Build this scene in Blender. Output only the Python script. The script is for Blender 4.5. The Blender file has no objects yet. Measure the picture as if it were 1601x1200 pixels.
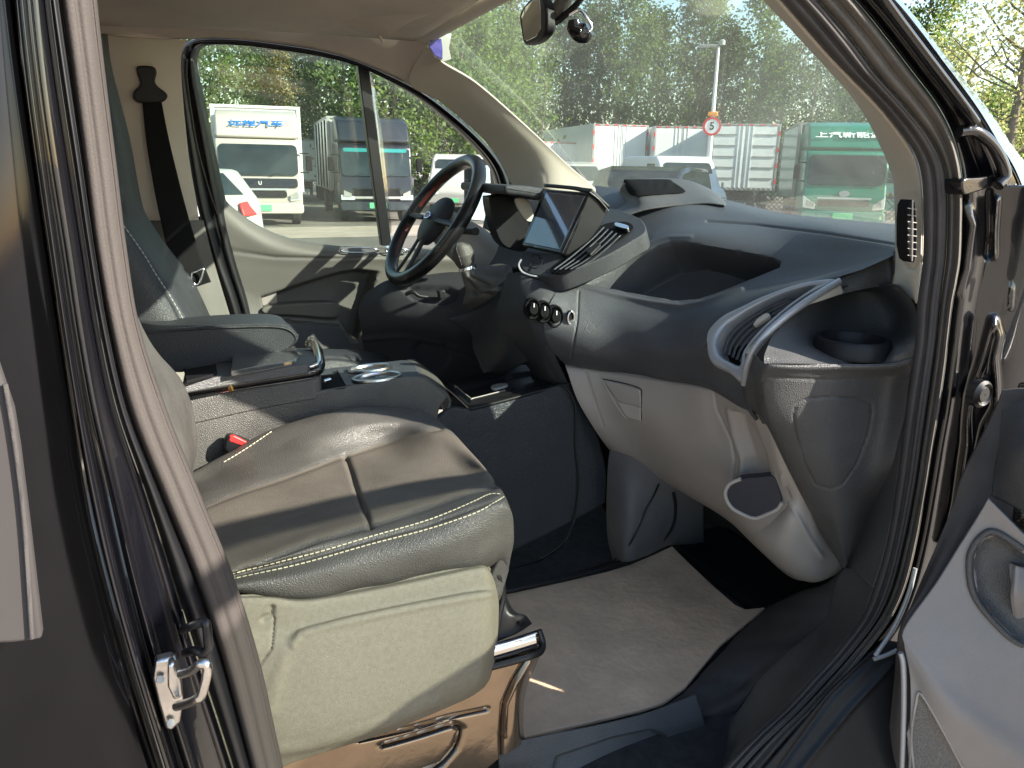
import bpy, bmesh, math, random
import numpy as np
from mathutils import Vector, Matrix
random.seed(7); rng = np.random.default_rng(7)
sc = bpy.context.scene; C = sc.collection
R = math.radians

# ------------------------------------------------------------------ camera
# metres; +X = front of the van, +Y = driver's side, Z = up; ground at Z 0
HD, PT, RL, FPX, CZ = R(24.5), R(15.8), R(1.0), 1202.0, 1.55
fw = np.array([math.sin(HD)*math.cos(PT), math.cos(HD)*math.cos(PT), -math.sin(PT)])
rt = np.array([math.cos(HD), -math.sin(HD), 0.0]); up = np.cross(rt, fw)
r2 = rt*math.cos(RL) + up*math.sin(RL); u2 = -rt*math.sin(RL) + up*math.cos(RL)
CAM = np.array([0, 0, CZ])
cd = bpy.data.cameras.new('camera'); cam = bpy.data.objects.new('camera', cd); C.objects.link(cam)
cd.sensor_width = 36; cd.lens = FPX/1601*36; cd.clip_start = 0.02; cd.clip_end = 2000
cam.matrix_world = Matrix(((r2[0], u2[0], -fw[0], 0), (r2[1], u2[1], -fw[1], 0), (r2[2], u2[2], -fw[2], CZ), (0, 0, 0, 1)))
sc.camera = cam
# ------------------------------------------------------------------ light
SUN = Vector((0.60, -0.60, 0.48)).normalized()      # towards the sun
w = bpy.data.worlds.new('World'); sc.world = w; w.use_nodes = True
nt = w.node_tree; nt.nodes.clear()
sky = nt.nodes.new('ShaderNodeTexSky'); sky.sky_type = 'NISHITA'; sky.sun_disc = False
sky.sun_elevation = math.asin(SUN.z); sky.sun_rotation = math.atan2(SUN.x, SUN.y); sky.dust_density = 0.7; sky.air_density = 1.2
bg = nt.nodes.new('ShaderNodeBackground'); bg.inputs[1].default_value = 0.11
wo = nt.nodes.new('ShaderNodeOutputWorld'); nt.links.new(sky.outputs[0], bg.inputs[0]); nt.links.new(bg.outputs[0], wo.inputs[0])
sl = bpy.data.lights.new('sun', 'SUN'); sl.energy = 4.8; sl.angle = R(0.5); sl.color = (1, 0.93, 0.80)
so = bpy.data.objects.new('sun', sl); C.objects.link(so); so.rotation_euler = SUN.to_track_quat('Z', 'Y').to_euler()
sc.view_settings.view_transform = 'Standard'; sc.view_settings.look = 'None'
sc.view_settings.exposure = 1.72; sc.view_settings.gamma = 1.0
sc.cycles.max_bounces = 10; sc.cycles.transparent_max_bounces = 16; sc.cycles.use_denoising = True
sc.cycles.caustics_reflective = False; sc.cycles.caustics_refractive = False

# ------------------------------------------------------------------ helpers
class Plane:
    def __init__(s, p, n): s.p = np.array(p, float); s.n = np.array(n, float)
def plane3(a, b, c):
    a, b, c = map(pt, (a, b, c)); return Plane(a, np.cross(b-a, c-a)/np.linalg.norm(np.cross(b-a, c-a)))
AX = {'X': (1, 0, 0), 'Y': (0, 1, 0), 'Z': (0, 0, 1)}
def P(x, y, pl):
    d = fw*FPX + r2*(x-800.5) - u2*(y-600)
    if not isinstance(pl, Plane): pl = Plane(np.array(AX['Y'])*pl, AX['Y'])
    return CAM + d*((pl.p-CAM) @ pl.n)/(d @ pl.n)
def pt(t):
    if isinstance(t, np.ndarray) or isinstance(t, Vector): return np.array(t, float)
    if len(t) == 4: return P(t[0], t[1], Plane(np.array(AX[t[2]])*t[3], AX[t[2]]))
    return P(*t)
def W(x, y, z): return np.array([x, y, z], float)
def pix(v):
    v = np.asarray(v)-CAM; z = v @ fw
    return np.stack([800.5+FPX*(v @ r2)/z, 600-FPX*(v @ u2)/z], -1)
def cr(pts, n, closed=False):
    pts = np.array(pts, float); m = len(pts)
    if m == 2 and not closed: return np.array([pts[0]+(pts[1]-pts[0])*k/(n-1) for k in range(n)])
    out = []
    segs = m if closed else m-1
    for k in range(n):
        t = k*segs/n if closed else k*segs/(n-1)
        i = min(int(t), segs-1); f = t-i
        g = (lambda j: pts[j % m]) if closed else (lambda j: pts[j] if 0 <= j < m else (2*pts[0]-pts[1] if j < 0 else 2*pts[-1]-pts[-2]))
        p0, p1, p2, p3 = g(i-1), g(i), g(i+1), g(i+2)
        out.append(0.5*(2*p1+(p2-p0)*f+(2*p0-5*p1+4*p2-p3)*f*f+(3*p1-p0-3*p2+p3)*f**3))
    return np.array(out)
ORG = {}
def org(o): return ORG.get(o.name, np.zeros(3)) if o else np.zeros(3)
def thing(name, label, cat, loc=(0, 0, 0), rz=0, group=None):
    o = bpy.data.objects.new(name, None); C.objects.link(o); o.location = loc; o.rotation_euler = (0, 0, rz)
    o.empty_display_size = 0.1
    o['label'] = label; o['category'] = cat
    if group: o['group'] = group
    ORG[o.name] = np.array(loc, float)
    return o
def tag(o, label, cat, group=None):
    o['label'] = label; o['category'] = cat
    if group: o['group'] = group
    return o
def mk(name, vs, fs, m, par=None, smooth=True, ang=35, local=False):
    me = bpy.data.meshes.new(name)
    vs = np.asarray(vs, float)
    if not local: vs = vs-org(par)
    me.from_pydata([tuple(v) for v in vs], [], [tuple(f) for f in fs])
    me.validate(); me.update()
    if m: me.materials.append(m)
    o = bpy.data.objects.new(name, me); C.objects.link(o)
    if par: o.parent = par
    ORG[o.name] = org(par)
    if smooth:
        for p in me.polygons: p.use_smooth = True
        if ang < 180:
            try: me.set_sharp_from_angle(angle=R(ang))
            except Exception: pass
    return o
def solid(o, t, off=-1):
    md = o.modifiers.new('s', 'SOLIDIFY'); md.thickness = t; md.offset = off; return o
def bev(o, wd, seg=3):
    md = o.modifiers.new('b', 'BEVEL'); md.width = wd; md.segments = seg; md.limit_method = 'ANGLE'; md.angle_limit = R(35); md.harden_normals = False; return o
def polydist(q, poly, closed):
    """distance of pixel points q to a polyline, and inside flag"""
    poly = np.array(poly, float); n = len(poly); best = np.full(len(q), 1e9); ins = np.zeros(len(q), bool)
    for i in range(n if closed else n-1):
        a, b = poly[i], poly[(i+1) % n]; ab = b-a
        t = np.clip(((q-a) @ ab)/max(ab @ ab, 1e-9), 0, 1)
        d = np.linalg.norm(q-(a+t[:, None]*ab), axis=1); best = np.minimum(best, d)
        if closed:
            c = ((a[1] > q[:, 1]) != (b[1] > q[:, 1]))
            with np.errstate(divide='ignore', invalid='ignore'):
                xi = (b[0]-a[0])*(q[:, 1]-a[1])/(b[1]-a[1])+a[0]
            ins ^= c & (q[:, 0] < xi)
    return best, ins
def smoothstep(t): t = np.clip(t, 0, 1); return t*t*(3-2*t)
def patch(name, rows, m, par=None, nu=60, nv=60, thick=0.004, mods=(), closed=False, flip=False):
    """smooth surface through a net of control points; mods carve seams and pockets (depths in metres)"""
    rows = [[pt(t) for t in r] for r in rows]
    a = np.array([cr(r, nu, closed) for r in rows])
    g = np.array([cr(a[:, j], nv) for j in range(nu)]).transpose(1, 0, 2)      # nv x nu
    V = g.reshape(-1, 3)
    du = np.gradient(g, axis=1); dv = np.gradient(g, axis=0)
    N = np.cross(du, dv).reshape(-1, 3); N /= (np.linalg.norm(N, axis=1)[:, None]+1e-12)
    mid = V.mean(0); s = 1 if ((CAM-V)*N).sum(1).mean() > 0 else -1
    N = N*s
    if mods:
        q = pix(V); D = np.zeros(len(V))
        for md in mods:
            if md[0] == 'line':
                d, _ = polydist(q, md[1], False); D -= md[3]*np.exp(-(d/md[2])**2)
            elif md[0] == 'oval':
                d, _ = polydist(q, md[1], True); D -= md[3]*np.exp(-(d/md[2])**2)
            elif md[0] == 'pocket':
                d, ins = polydist(q, md[1], True); sd = np.where(ins, d, -d)
                D -= md[3]*smoothstep(sd/md[2]+0.0)
            elif md[0] == 'raise':
                d, ins = polydist(q, md[1], True); sd = np.where(ins, d, -d)
                D += md[3]*smoothstep((sd+md[2])/(2*md[2]))
            elif md[0] == 'wrinkle':
                D += md[1]*np.sin(q[:, 0]*md[2]+3*np.sin(q[:, 1]*md[3]))*np.sin(q[:, 1]*md[3]*1.7+q[:, 0]*md[2]*.3)
        V = V+N*D[:, None]
    F = []
    for i in range(nv-1):
        for j in range(nu-(0 if closed else 1)):
            j2 = (j+1) % nu
            f = (i*nu+j, i*nu+j2, (i+1)*nu+j2, (i+1)*nu+j)
            F.append(f if s > 0 else f[::-1])
    o = mk(name, V, F, m, par, ang=60)
    if thick: solid(o, thick, -1)
    return o
def plate(name, outl, pl, thick, m, par=None, b=0.003, n=0, back=None, seg=3, cl=True):
    """flat piece with an outline, real thickness away from the viewer and rounded edges"""
    if not isinstance(pl, Plane): pl = Plane(np.array(AX['Y'])*pl, AX['Y'])
    v = np.array([P(x, y, pl) if not isinstance(x, np.ndarray) else x for x, y in outl])
    if n: v = cr(v, n, True)
    nn = pl.n/np.linalg.norm(pl.n)
    if (v.mean(0)-CAM) @ nn < 0: nn = -nn
    k = len(v); V = np.concatenate([v, v+nn*thick])
    area = sum(np.cross(v[i]-v[0], v[(i+1) % k]-v[0]) for i in range(k)) @ nn
    idx = list(range(k))
    if area > 0: idx = idx[::-1]
    F = [tuple(idx), tuple(i+k for i in idx[::-1])]
    for i in range(k):
        a, c = idx[i], idx[(i+1) % k]; F.append((c, a, a+k, c+k))
    o = mk(name, V, F, m, par, ang=30)
    if b: bev(o, b, seg)
    return o
def tube(name, pts, r, m, par=None, n=60, k=10, closed=False, raw=False, rr=None, flat=None):
    c = np.array([pt(t) for t in pts]) if not raw else np.array(pts, float)
    c = cr(c, n, closed) if len(c) > 2 or closed else c
    n = len(c); V = []; F = []
    for i in range(n):
        t = c[(i+1) % n if closed else min(i+1, n-1)]-c[i-1 if (closed or i > 0) else 0]; t /= np.linalg.norm(t)+1e-12
        if i == 0:
            a = np.cross(t, [0, 0, 1]);
            if np.linalg.norm(a) < .1: a = np.cross(t, [0, 1, 0])
        a = a-(a @ t)*t; a /= np.linalg.norm(a); b = np.cross(t, a)
        q = r if rr is None else r*rr(i/(n-1))
        for j in range(k):
            th = 2*math.pi*j/k; V.append(c[i]+q*(a*math.cos(th)+b*math.sin(th)*(flat or 1)))
    for i in range(n if closed else n-1):
        for j in range(k):
            F.append((i*k+j, i*k+(j+1) % k, ((i+1) % n)*k+(j+1) % k, ((i+1) % n)*k+j))
    if not closed: F += [tuple(range(k))[::-1], tuple((n-1)*k+j for j in range(k))]
    return mk(name, V, F, m, par, ang=60)
def box(vs, fs, lo, hi):
    b = len(vs); x0, y0, z0 = lo; x1, y1, z1 = hi
    vs += [(x0, y0, z0), (x1, y0, z0), (x1, y1, z0), (x0, y1, z0), (x0, y0, z1), (x1, y0, z1), (x1, y1, z1), (x0, y1, z1)]
    fs += [tuple(b+i for i in f) for f in ((0, 3, 2, 1), (4, 5, 6, 7), (0, 1, 5, 4), (1, 2, 6, 5), (2, 3, 7, 6), (3, 0, 4, 7))]
def boxes(name, lst, m, par=None, b=0.0, local=False):
    vs, fs = [], []
    for lo, hi in lst: box(vs, fs, lo, hi)
    o = mk(name, vs, fs, m, par, ang=30, local=local)
    if b: bev(o, b, 2)
    return o
def prism(name, prof, a0, a1, m, par=None, axis='Y', b=0.0, local=True, scale1=None):
    """profile (u,v) swept along one axis: axis Y -> profile in X,Z ; axis X -> profile in Y,Z"""
    k = len(prof); V = []
    for a in (a0, a1):
        for u, v in prof:
            V.append((u, a, v) if axis == 'Y' else ((a, u, v) if axis == 'X' else (u, v, a)))
    F = [tuple(range(k)), tuple(range(2*k-1, k-1, -1))]+[(i, i+k, (i+1) % k+k, (i+1) % k) for i in range(k)]
    o = mk(name, V, F, m, par, ang=30, local=local)
    bm = bmesh.new(); bm.from_mesh(o.data); bmesh.ops.recalc_face_normals(bm, faces=bm.faces); bm.to_mesh(o.data); bm.free()
    for p in o.data.polygons: p.use_smooth = True
    o.data.set_sharp_from_angle(angle=R(30))
    if b: bev(o, b, 2)
    return o
def stitches(name, pts, m, par, step=0.007, ln=0.0045, r=0.0006, nrm=None):
    c = np.array([pt(t) for t in pts]); c = cr(c, 400); d = np.r_[0, np.cumsum(np.linalg.norm(np.diff(c, axis=0), axis=1))]
    V, F = [], []; s = 0.0
    at = lambda q: np.array([np.interp(q, d, c[:, i]) for i in range(3)])
    while s+ln < d[-1]:
        a, b = at(s), at(s+ln); t = (b-a)/np.linalg.norm(b-a); u = np.cross(t, [0, -.7, .7]); u /= np.linalg.norm(u)+1e-9; v = np.cross(t, u)
        k0 = len(V)
        for p in (a, b):
            for th in range(4): V.append(p+r*(u*math.cos(th*math.pi/2)+v*math.sin(th*math.pi/2)))
        F += [(k0+i, k0+(i+1) % 4, k0+4+(i+1) % 4, k0+4+i) for i in range(4)]+[(k0+3, k0+2, k0+1, k0), (k0+4, k0+5, k0+6, k0+7)]
        s += step
    return mk(name, V, F, m, par)
def copytree(o, parent=None):
    c = o.copy(); C.objects.link(c)
    if parent: c.parent = parent
    for ch in list(o.children): copytree(ch, c)
    return c

# ------------------------------------------------------------------ materials
def mat(name, col, rough=0.5, metal=0.0, bump=None, spec=0.5, coat=0.0, var=0.0, vs=3.0, col2=None, rvar=0.0, sheen=0.0, coatr=0.03):
    m = bpy.data.materials.new(name); m.use_nodes = True; t = m.node_tree; N = t.nodes; L = t.links
    b = N['Principled BSDF']; b.inputs['Base Color'].default_value = (*col, 1); b.inputs['Roughness'].default_value = rough
    b.inputs['Metallic'].default_value = metal; b.inputs['Specular IOR Level'].default_value = spec
    b.inputs['Coat Weight'].default_value = coat; b.inputs['Coat Roughness'].default_value = coatr
    b.inputs['Sheen Weight'].default_value = sheen
    tc = N.new('ShaderNodeTexCoord')
    if var or col2 or rvar:
        nz = N.new('ShaderNodeTexNoise'); nz.inputs['Scale'].default_value = vs; nz.inputs['Detail'].default_value = 8; nz.inputs['Roughness'].default_value = .65
        L.new(tc.outputs['Object'], nz.inputs['Vector'])
        if var or col2:
            rp = N.new('ShaderNodeValToRGB'); rp.color_ramp.elements[0].position = .35; rp.color_ramp.elements[1].position = .68
            c2 = col2 or tuple(min(1, c*(1+var)) for c in col); c1 = col if col2 else tuple(c*(1-var) for c in col)
            rp.color_ramp.elements[0].color = (*c1, 1); rp.color_ramp.elements[1].color = (*c2, 1)
            L.new(nz.outputs['Fac'], rp.inputs[0]); L.new(rp.outputs[0], b.inputs['Base Color'])
        if rvar:
            mr = N.new('ShaderNodeMapRange'); mr.inputs['From Min'].default_value = .3; mr.inputs['From Max'].default_value = .7
            mr.inputs['To Min'].default_value = max(0, rough-rvar); mr.inputs['To Max'].default_value = min(1, rough+rvar)
            L.new(nz.outputs['Fac'], mr.inputs['Value']); L.new(mr.outputs[0], b.inputs['Roughness'])
    if bump:
        kind, scale, st = bump
        if kind == 'vor':
            tx = N.new('ShaderNodeTexVoronoi'); tx.feature = 'DISTANCE_TO_EDGE'; out = tx.outputs['Distance']
        elif kind == 'cell':
            tx = N.new('ShaderNodeTexVoronoi'); out = tx.outputs['Distance']
        elif kind == 'check':
            tx = N.new('ShaderNodeTexChecker'); out = tx.outputs['Fac']
        else:
            tx = N.new('ShaderNodeTexNoise'); tx.inputs['Detail'].default_value = 4; out = tx.outputs['Fac']
        tx.inputs['Scale'].default_value = scale; L.new(tc.outputs['Object'], tx.inputs['Vector'])
        bp = N.new('ShaderNodeBump'); bp.inputs['Strength'].default_value = st; bp.inputs['Distance'].default_value = 0.003 if scale > 60 else 0.01
        L.new(out, bp.inputs['Height']); L.new(bp.outputs[0], b.inputs['Normal'])
    return m
M = {}
M['leather'] = mat('leather', (0.066, 0.063, 0.058), 0.50, bump=('vor', 300, .5), var=.22, vs=9, rvar=.06, spec=.6)
M['leatherc'] = mat('dusty_centre_leather', (0.092, 0.082, 0.069), 0.6, bump=('vor', 420, .4), var=.18, vs=7, spec=.25)
M['leatherd'] = mat('dark_leather', (0.026, 0.031, 0.037), 0.45, bump=('vor', 300, 0.8), var=.2, vs=9, rvar=.06)
M['dash'] = mat('dash_plastic', (0.042, 0.044, 0.050), 0.52, bump=('vor', 450, 0.5), var=.12, vs=6, rvar=.05, spec=.3)
M['dash2'] = mat('dash_plastic_soft', (0.058, 0.062, 0.071), 0.46, bump=('vor', 450, 0.5), var=.15, vs=5, rvar=.06, spec=.6)
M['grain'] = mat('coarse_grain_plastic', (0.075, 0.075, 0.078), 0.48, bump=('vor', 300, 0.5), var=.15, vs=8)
M['dark'] = mat('dark_plastic', (0.013, 0.013, 0.015), 0.42, bump=('noise', 900, .15), var=.2, vs=8, spec=.25)
M['greige'] = mat('grey_plastic', (0.35, 0.32, 0.30), 0.5, bump=('noise', 1100, 0.25), var=.08, vs=4, rvar=.05)
M['greige2'] = mat('grey_plastic_light', (0.42, 0.39, 0.365), 0.5, bump=('noise', 900, 0.25), var=.06, vs=4)
M['cover'] = mat('seat_cover_plastic', (0.215, 0.200, 0.155), 0.5, bump=('noise', 1100, .6), var=.12, vs=160, rvar=.08)
M['beige'] = mat('beige_trim', (0.54, 0.49, 0.42), 0.65, bump=('noise', 700, 0.2), var=.05, vs=3)
M['lining'] = mat('roof_cloth', (0.55, 0.48, 0.42), 0.9, bump=('noise', 500, 0.3), var=.08, vs=6)
M['doortrim'] = mat('door_trim', (0.12, 0.115, 0.104), 0.5, bump=('noise', 800, 0.25), var=.08, vs=5)
M['rubber'] = mat('rubber', (0.065, 0.060, 0.060), 0.75, bump=('noise', 700, .25), var=.2, vs=10, rvar=.1, spec=.25)
M['rubber2'] = mat('rubber_flange', (0.10, 0.09, 0.08), 0.7, bump=('noise', 600, .5), var=.2, vs=12)
M['blackrub'] = mat('black_rubber', (0.010, 0.010, 0.012), 0.4, var=.2, vs=9)
M['seal'] = mat('pillar_seal', (0.062, 0.053, 0.050), 0.7, spec=.25, bump=('noise', 500, .2), var=.08, vs=6)
M['paint'] = mat('black_paint', (0.004, 0.004, 0.006), 0.22, coat=1.0, spec=.5, bump=('noise', 60, .02), coatr=.02)
M['paintdust'] = mat('pearl_black_paint', (0.026, 0.026, 0.031), 0.10, metal=.95, var=.10, vs=5, rvar=.05)
M['paintdust'].node_tree.nodes['Principled BSDF'].inputs['Coat IOR'].default_value = 1.75
M['moulding'] = mat('grey_moulding', (0.050, 0.045, 0.046), 0.7, spec=.2, var=.08, vs=4)
M['bronze'] = mat('seat_pedestal_paint', (0.30, 0.22, 0.15), 0.15, metal=.7, bump=('noise', 40, .05), var=.15, vs=9, rvar=.08)
M['chrome'] = mat('chrome', (0.75, 0.75, 0.76), 0.12, metal=1)
M['steel'] = mat('zinc_steel', (0.62, 0.60, 0.58), 0.28, metal=1, var=.15, vs=60, bump=('noise', 200, .2))
M['silver'] = mat('silver_plastic', (0.40, 0.42, 0.45), 0.4, metal=.4, bump=('noise', 900, .1))
M['belt'] = mat('belt_webbing', (0.008, 0.008, 0.009), 0.85, spec=.15, bump=('check', 500, .5))
M['carpet'] = mat('carpet', (0.028, 0.028, 0.031), 0.95, bump=('noise', 500, 1.0), var=.4, vs=40)
M['mat'] = mat('floor_mat_vinyl', (0.80, 0.58, 0.40), 0.5, bump=('noise', 60, .25), var=.16, vs=7, rvar=.1)
M['carbon'] = mat('carbon_grip', (0.010, 0.010, 0.011), 0.35, bump=('check', 300, 1.0), coat=.15, spec=.3)
M['leatherm'] = mat('charcoal_leather', (0.026, 0.028, 0.032), 0.48, bump=('vor', 330, .4), var=.2, vs=9, rvar=.06, spec=.45)
M['tunnel'] = mat('tunnel_plastic', (0.13, 0.13, 0.138), 0.55, bump=('noise', 900, 0.3), var=.08, vs=4)
M['door2'] = mat('open_door_trim', (0.26, 0.245, 0.245), 0.5, bump=('noise', 900, 0.3), var=.08, vs=4, rvar=.05)
M['red'] = mat('red_plastic', (0.62, 0.03, 0.03), 0.4)
M['redl'] = mat('red_leather', (0.09, 0.012, 0.010), 0.5)
M['thread'] = mat('thread', (0.62, 0.58, 0.42), 0.7)
M['threadw'] = mat('grey_thread', (0.40, 0.40, 0.38), 0.7)
M['screen'] = mat('screen_glass', (0.07, 0.085, 0.11), 0.08, coat=1)  # bluish base colour stands in for sky reflected in the dark screen
M['screen'].node_tree.nodes['Principled BSDF'].inputs['Coat IOR'].default_value = 2.0
M['gloss'] = mat('gloss_black_plastic', (0.008, 0.008, 0.009), 0.15, coat=.5, bump=('noise', 500, .05))
M['white'] = mat('white_paint', (0.36, 0.36, 0.345), 0.4, coat=.3, var=.06, vs=1.5)
M['cream'] = mat('cream_paint', (0.44, 0.40, 0.365), 0.4, coat=.3, var=.05, vs=1.5)
M['boxwhite'] = mat('truck_box_white', (0.70, 0.71, 0.70), 0.6, var=.07, vs=1.0)
M['green'] = mat('green_paint', (0.006, 0.16, 0.10), 0.35, coat=.4, var=.08, vs=1.5)
M['greenlight'] = mat('pale_green_paint', (0.25, 0.52, 0.42), 0.45, var=.1, vs=1.5)
M['blackpaint'] = mat('truck_black_paint', (0.006, 0.006, 0.008), 0.25, coat=.6, var=.2, vs=3)
M['slate'] = mat('slate_fairing_paint', (0.010, 0.014, 0.020), 0.35, coat=.4, var=.1, vs=1)
M['grey'] = mat('grey_metal', (0.3, 0.3, 0.29), 0.5, metal=.3, var=.15, vs=4)
M['tyre'] = mat('tyre', (0.02, 0.02, 0.02), 0.85)
M['lamp'] = mat('headlamp_glass', (0.6, 0.62, 0.62), 0.12, metal=.4)
M['amber'] = mat('amber', (0.8, 0.3, 0.03), 0.4)
M['plateg'] = mat('green_plate', (0.12, 0.55, 0.25), 0.5)
M['black'] = mat('flat_black', (0.010, 0.010, 0.011), 0.8, spec=.08)
M['asph'] = mat('asphalt', (0.13, 0.115, 0.10), 0.9, bump=('noise', 120, .5), var=.25, vs=.9)
M['sand'] = mat('light_paving', (0.33, 0.275, 0.225), 0.9, bump=('noise', 80, .5), var=.18, vs=1.2)
M['bark'] = mat('bark', (0.15, 0.13, 0.10), 0.9, var=.3, vs=2)
M['blue'] = mat('blue_card', (0.03, 0.03, 0.22), 0.25, col2=(0.10, 0.08, 0.35), vs=60)
M['tglass'] = mat('truck_glass', (0.014, 0.022, 0.026), 0.12, spec=.25, col2=(0.035, .05, .056), vs=.8)
M['bluetext'] = mat('blue_lettering', (0.02, 0.16, 0.5), 0.5)
M['tealglass'] = mat('teal_glass_band', (0.02, 0.20, 0.20), 0.2)
M['wtext'] = mat('white_lettering', (0.8, 0.8, 0.8), 0.5)
def glass(name, tint, refl=1.0, dust=0.03, dcol=(.8, .8, .75)):
    m = bpy.data.materials.new(name); m.use_nodes = True; t = m.node_tree; N = t.nodes; L = t.links; N.clear()
    o = N.new('ShaderNodeOutputMaterial'); tr = N.new('ShaderNodeBsdfTransparent'); tr.inputs[0].default_value = (*tint, 1)
    gl = N.new('ShaderNodeBsdfGlossy'); gl.inputs['Roughness'].default_value = .02
    fr = N.new('ShaderNodeFresnel'); fr.inputs[0].default_value = 1.45
    mu = N.new('ShaderNodeMath'); mu.operation = 'MULTIPLY'; mu.inputs[1].default_value = refl; L.new(fr.outputs[0], mu.inputs[0])
    mx = N.new('ShaderNodeMixShader'); L.new(mu.outputs[0], mx.inputs[0]); L.new(tr.outputs[0], mx.inputs[1]); L.new(gl.outputs[0], mx.inputs[2])
    di = N.new('ShaderNodeBsdfDiffuse'); di.inputs[0].default_value = (*dcol, 1)
    tl = N.new('ShaderNodeBsdfTranslucent'); tl.inputs[0].default_value = (*dcol, 1)
    md = N.new('ShaderNodeMixShader'); md.inputs[0].default_value = .5; L.new(di.outputs[0], md.inputs[1]); L.new(tl.outputs[0], md.inputs[2])
    nz = N.new('ShaderNodeTexNoise'); nz.inputs['Scale'].default_value = 5; nz.inputs['Detail'].default_value = 6
    tc = N.new('ShaderNodeTexCoord'); L.new(tc.outputs['Object'], nz.inputs['Vector'])
    mr = N.new('ShaderNodeMapRange'); mr.inputs['From Min'].default_value = .3; mr.inputs['From Max'].default_value = .75
    mr.inputs['To Min'].default_value = dust*.6; mr.inputs['To Max'].default_value = dust*1.4; L.new(nz.outputs['Fac'], mr.inputs['Value'])
    m2 = N.new('ShaderNodeMixShader'); L.new(mr.outputs[0], m2.inputs[0]); L.new(mx.outputs[0], m2.inputs[1]); L.new(md.outputs[0], m2.inputs[2])
    L.new(m2.outputs[0], o.inputs[0]); return m
M['wind'] = glass('windscreen_glass', (.90, .95, .92), .30, .036)
M['side'] = glass('door_glass', (.80, .86, .80), .5, .03)
M['clear'] = glass('clear_plastic', (.85, .86, .86), 1.6, .12)
def leafmat(name, c1, c2, tr=(.25, .4, .05), trw=.35):
    m = bpy.data.materials.new(name); m.use_nodes = True; t = m.node_tree; N = t.nodes; L = t.links
    b = N['Principled BSDF']; b.inputs['Roughness'].default_value = .55; b.inputs['Specular IOR Level'].default_value = .3
    g = N.new('ShaderNodeNewGeometry'); rp = N.new('ShaderNodeValToRGB')
    rp.color_ramp.elements[0].color = (*c1, 1); rp.color_ramp.elements[1].color = (*c2, 1)
    L.new(g.outputs['Random Per Island'], rp.inputs[0]); L.new(rp.outputs[0], b.inputs['Base Color'])
    tl = N.new('ShaderNodeBsdfTranslucent'); tl.inputs[0].default_value = (*tr, 1)
    mx = N.new('ShaderNodeMixShader'); mx.inputs[0].default_value = trw
    L.new(b.outputs[0], mx.inputs[1]); L.new(tl.outputs[0], mx.inputs[2]); L.new(mx.outputs[0], N['Material Output'].inputs[0]); return m
M['leaf1'] = leafmat('poplar_leaves', (.045, .062, .030), (.12, .145, .07))
M['leaf2'] = leafmat('poplar_leaves_dark', (.028, .042, .024), (.085, .105, .055), (.12, .2, .04))
M['leaf3'] = leafmat('acacia_leaves', (.13, .16, .05), (.30, .30, .12), (.5, .5, .2), .5)
M['leaf4'] = leafmat('ochre_leaves', (.12, .10, .03), (.26, .22, .08), (.4, .35, .08))
M['leaf5'] = leafmat('bright_green_leaves', (.045, .08, .025), (.14, .19, .07), (.3, .45, .08), .4)
# ------------------------------------------------------------------ the van shell
X = 'X'; Y = 'Y'; Z = 'Z'
van = thing('van', 'black van seen through its open passenger doorway with beige pillars and rubber seal', 'van', (0.5, 1.5, 0))
def rows(*r): return r
def band(name, left, right, m, par, prof, yl, yr, nu=24, nv=120, thick=.004, mods=()):
    """long strip between two traced edges; prof = [(t across, metres towards the viewer)]"""
    n = 14; l = cr([(x, y, 0) for x, y in left], n); r = cr([(x, y, 0) for x, y in right], n)
    rr = []
    for i in range(n):
        f = i/(n-1); ya = yl(f) if callable(yl) else yl; yb = yr(f) if callable(yr) else yr
        rr.append([P(l[i][0]*(1-t)+r[i][0]*t, l[i][1]*(1-t)+r[i][1]*t, ya*(1-t)+yb*t-d) for t, d in prof])
    return patch(name, rr, m, par, nu, nv, thick, mods)
def onto(o, pts, n=60, lift=.001):
    """walk a traced line and drop it on the mesh o (nearest vertex along the view), so seams sit on the surface"""
    V = np.array([v.co for v in o.data.vertices])+org(o); q = pix(V); out = []
    for x, y, _ in cr([(a, b, 0) for a, b in pts], n):
        d = np.hypot(q[:, 0]-x, q[:, 1]-y); near = np.argsort(d)[:6]
        z = np.linalg.norm(V[near]-CAM, axis=1); near = near[z < z.min()+.03]
        wgt = 1/(d[near]+.3); dist = (np.linalg.norm(V[near]-CAM, axis=1)*wgt).sum()/wgt.sum()
        r_ = fw*FPX+r2*(x-800.5)-u2*(y-600); r_ /= np.linalg.norm(r_); out.append(CAM+r_*(dist-lift))
    out = np.array(out); k = np.ones(5)/5
    for a in range(3): out[2:-2, a] = np.convolve(out[:, a], k, 'valid')
    return out
def zone(o, poly, m):
    # second material for the faces of o inside a traced panel
    o.data.materials.append(m); V = pix(np.array([v.co for v in o.data.vertices])+org(o))
    c = np.array([V[list(p.vertices)].mean(0) for p in o.data.polygons]); _, ins = polydist(c, poly, True)
    for p, q in zip(o.data.polygons, ins):
        if q: p.material_index = 1
def S(o, x, y, lift=.0): return onto(o, [(x, y), (x+.5, y), (x+1, y), (x+1.5, y), (x+2, y), (x+2.5, y), (x+3, y)], 9, lift)[0]
from mathutils.geometry import delaunay_2d_cdt
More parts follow.
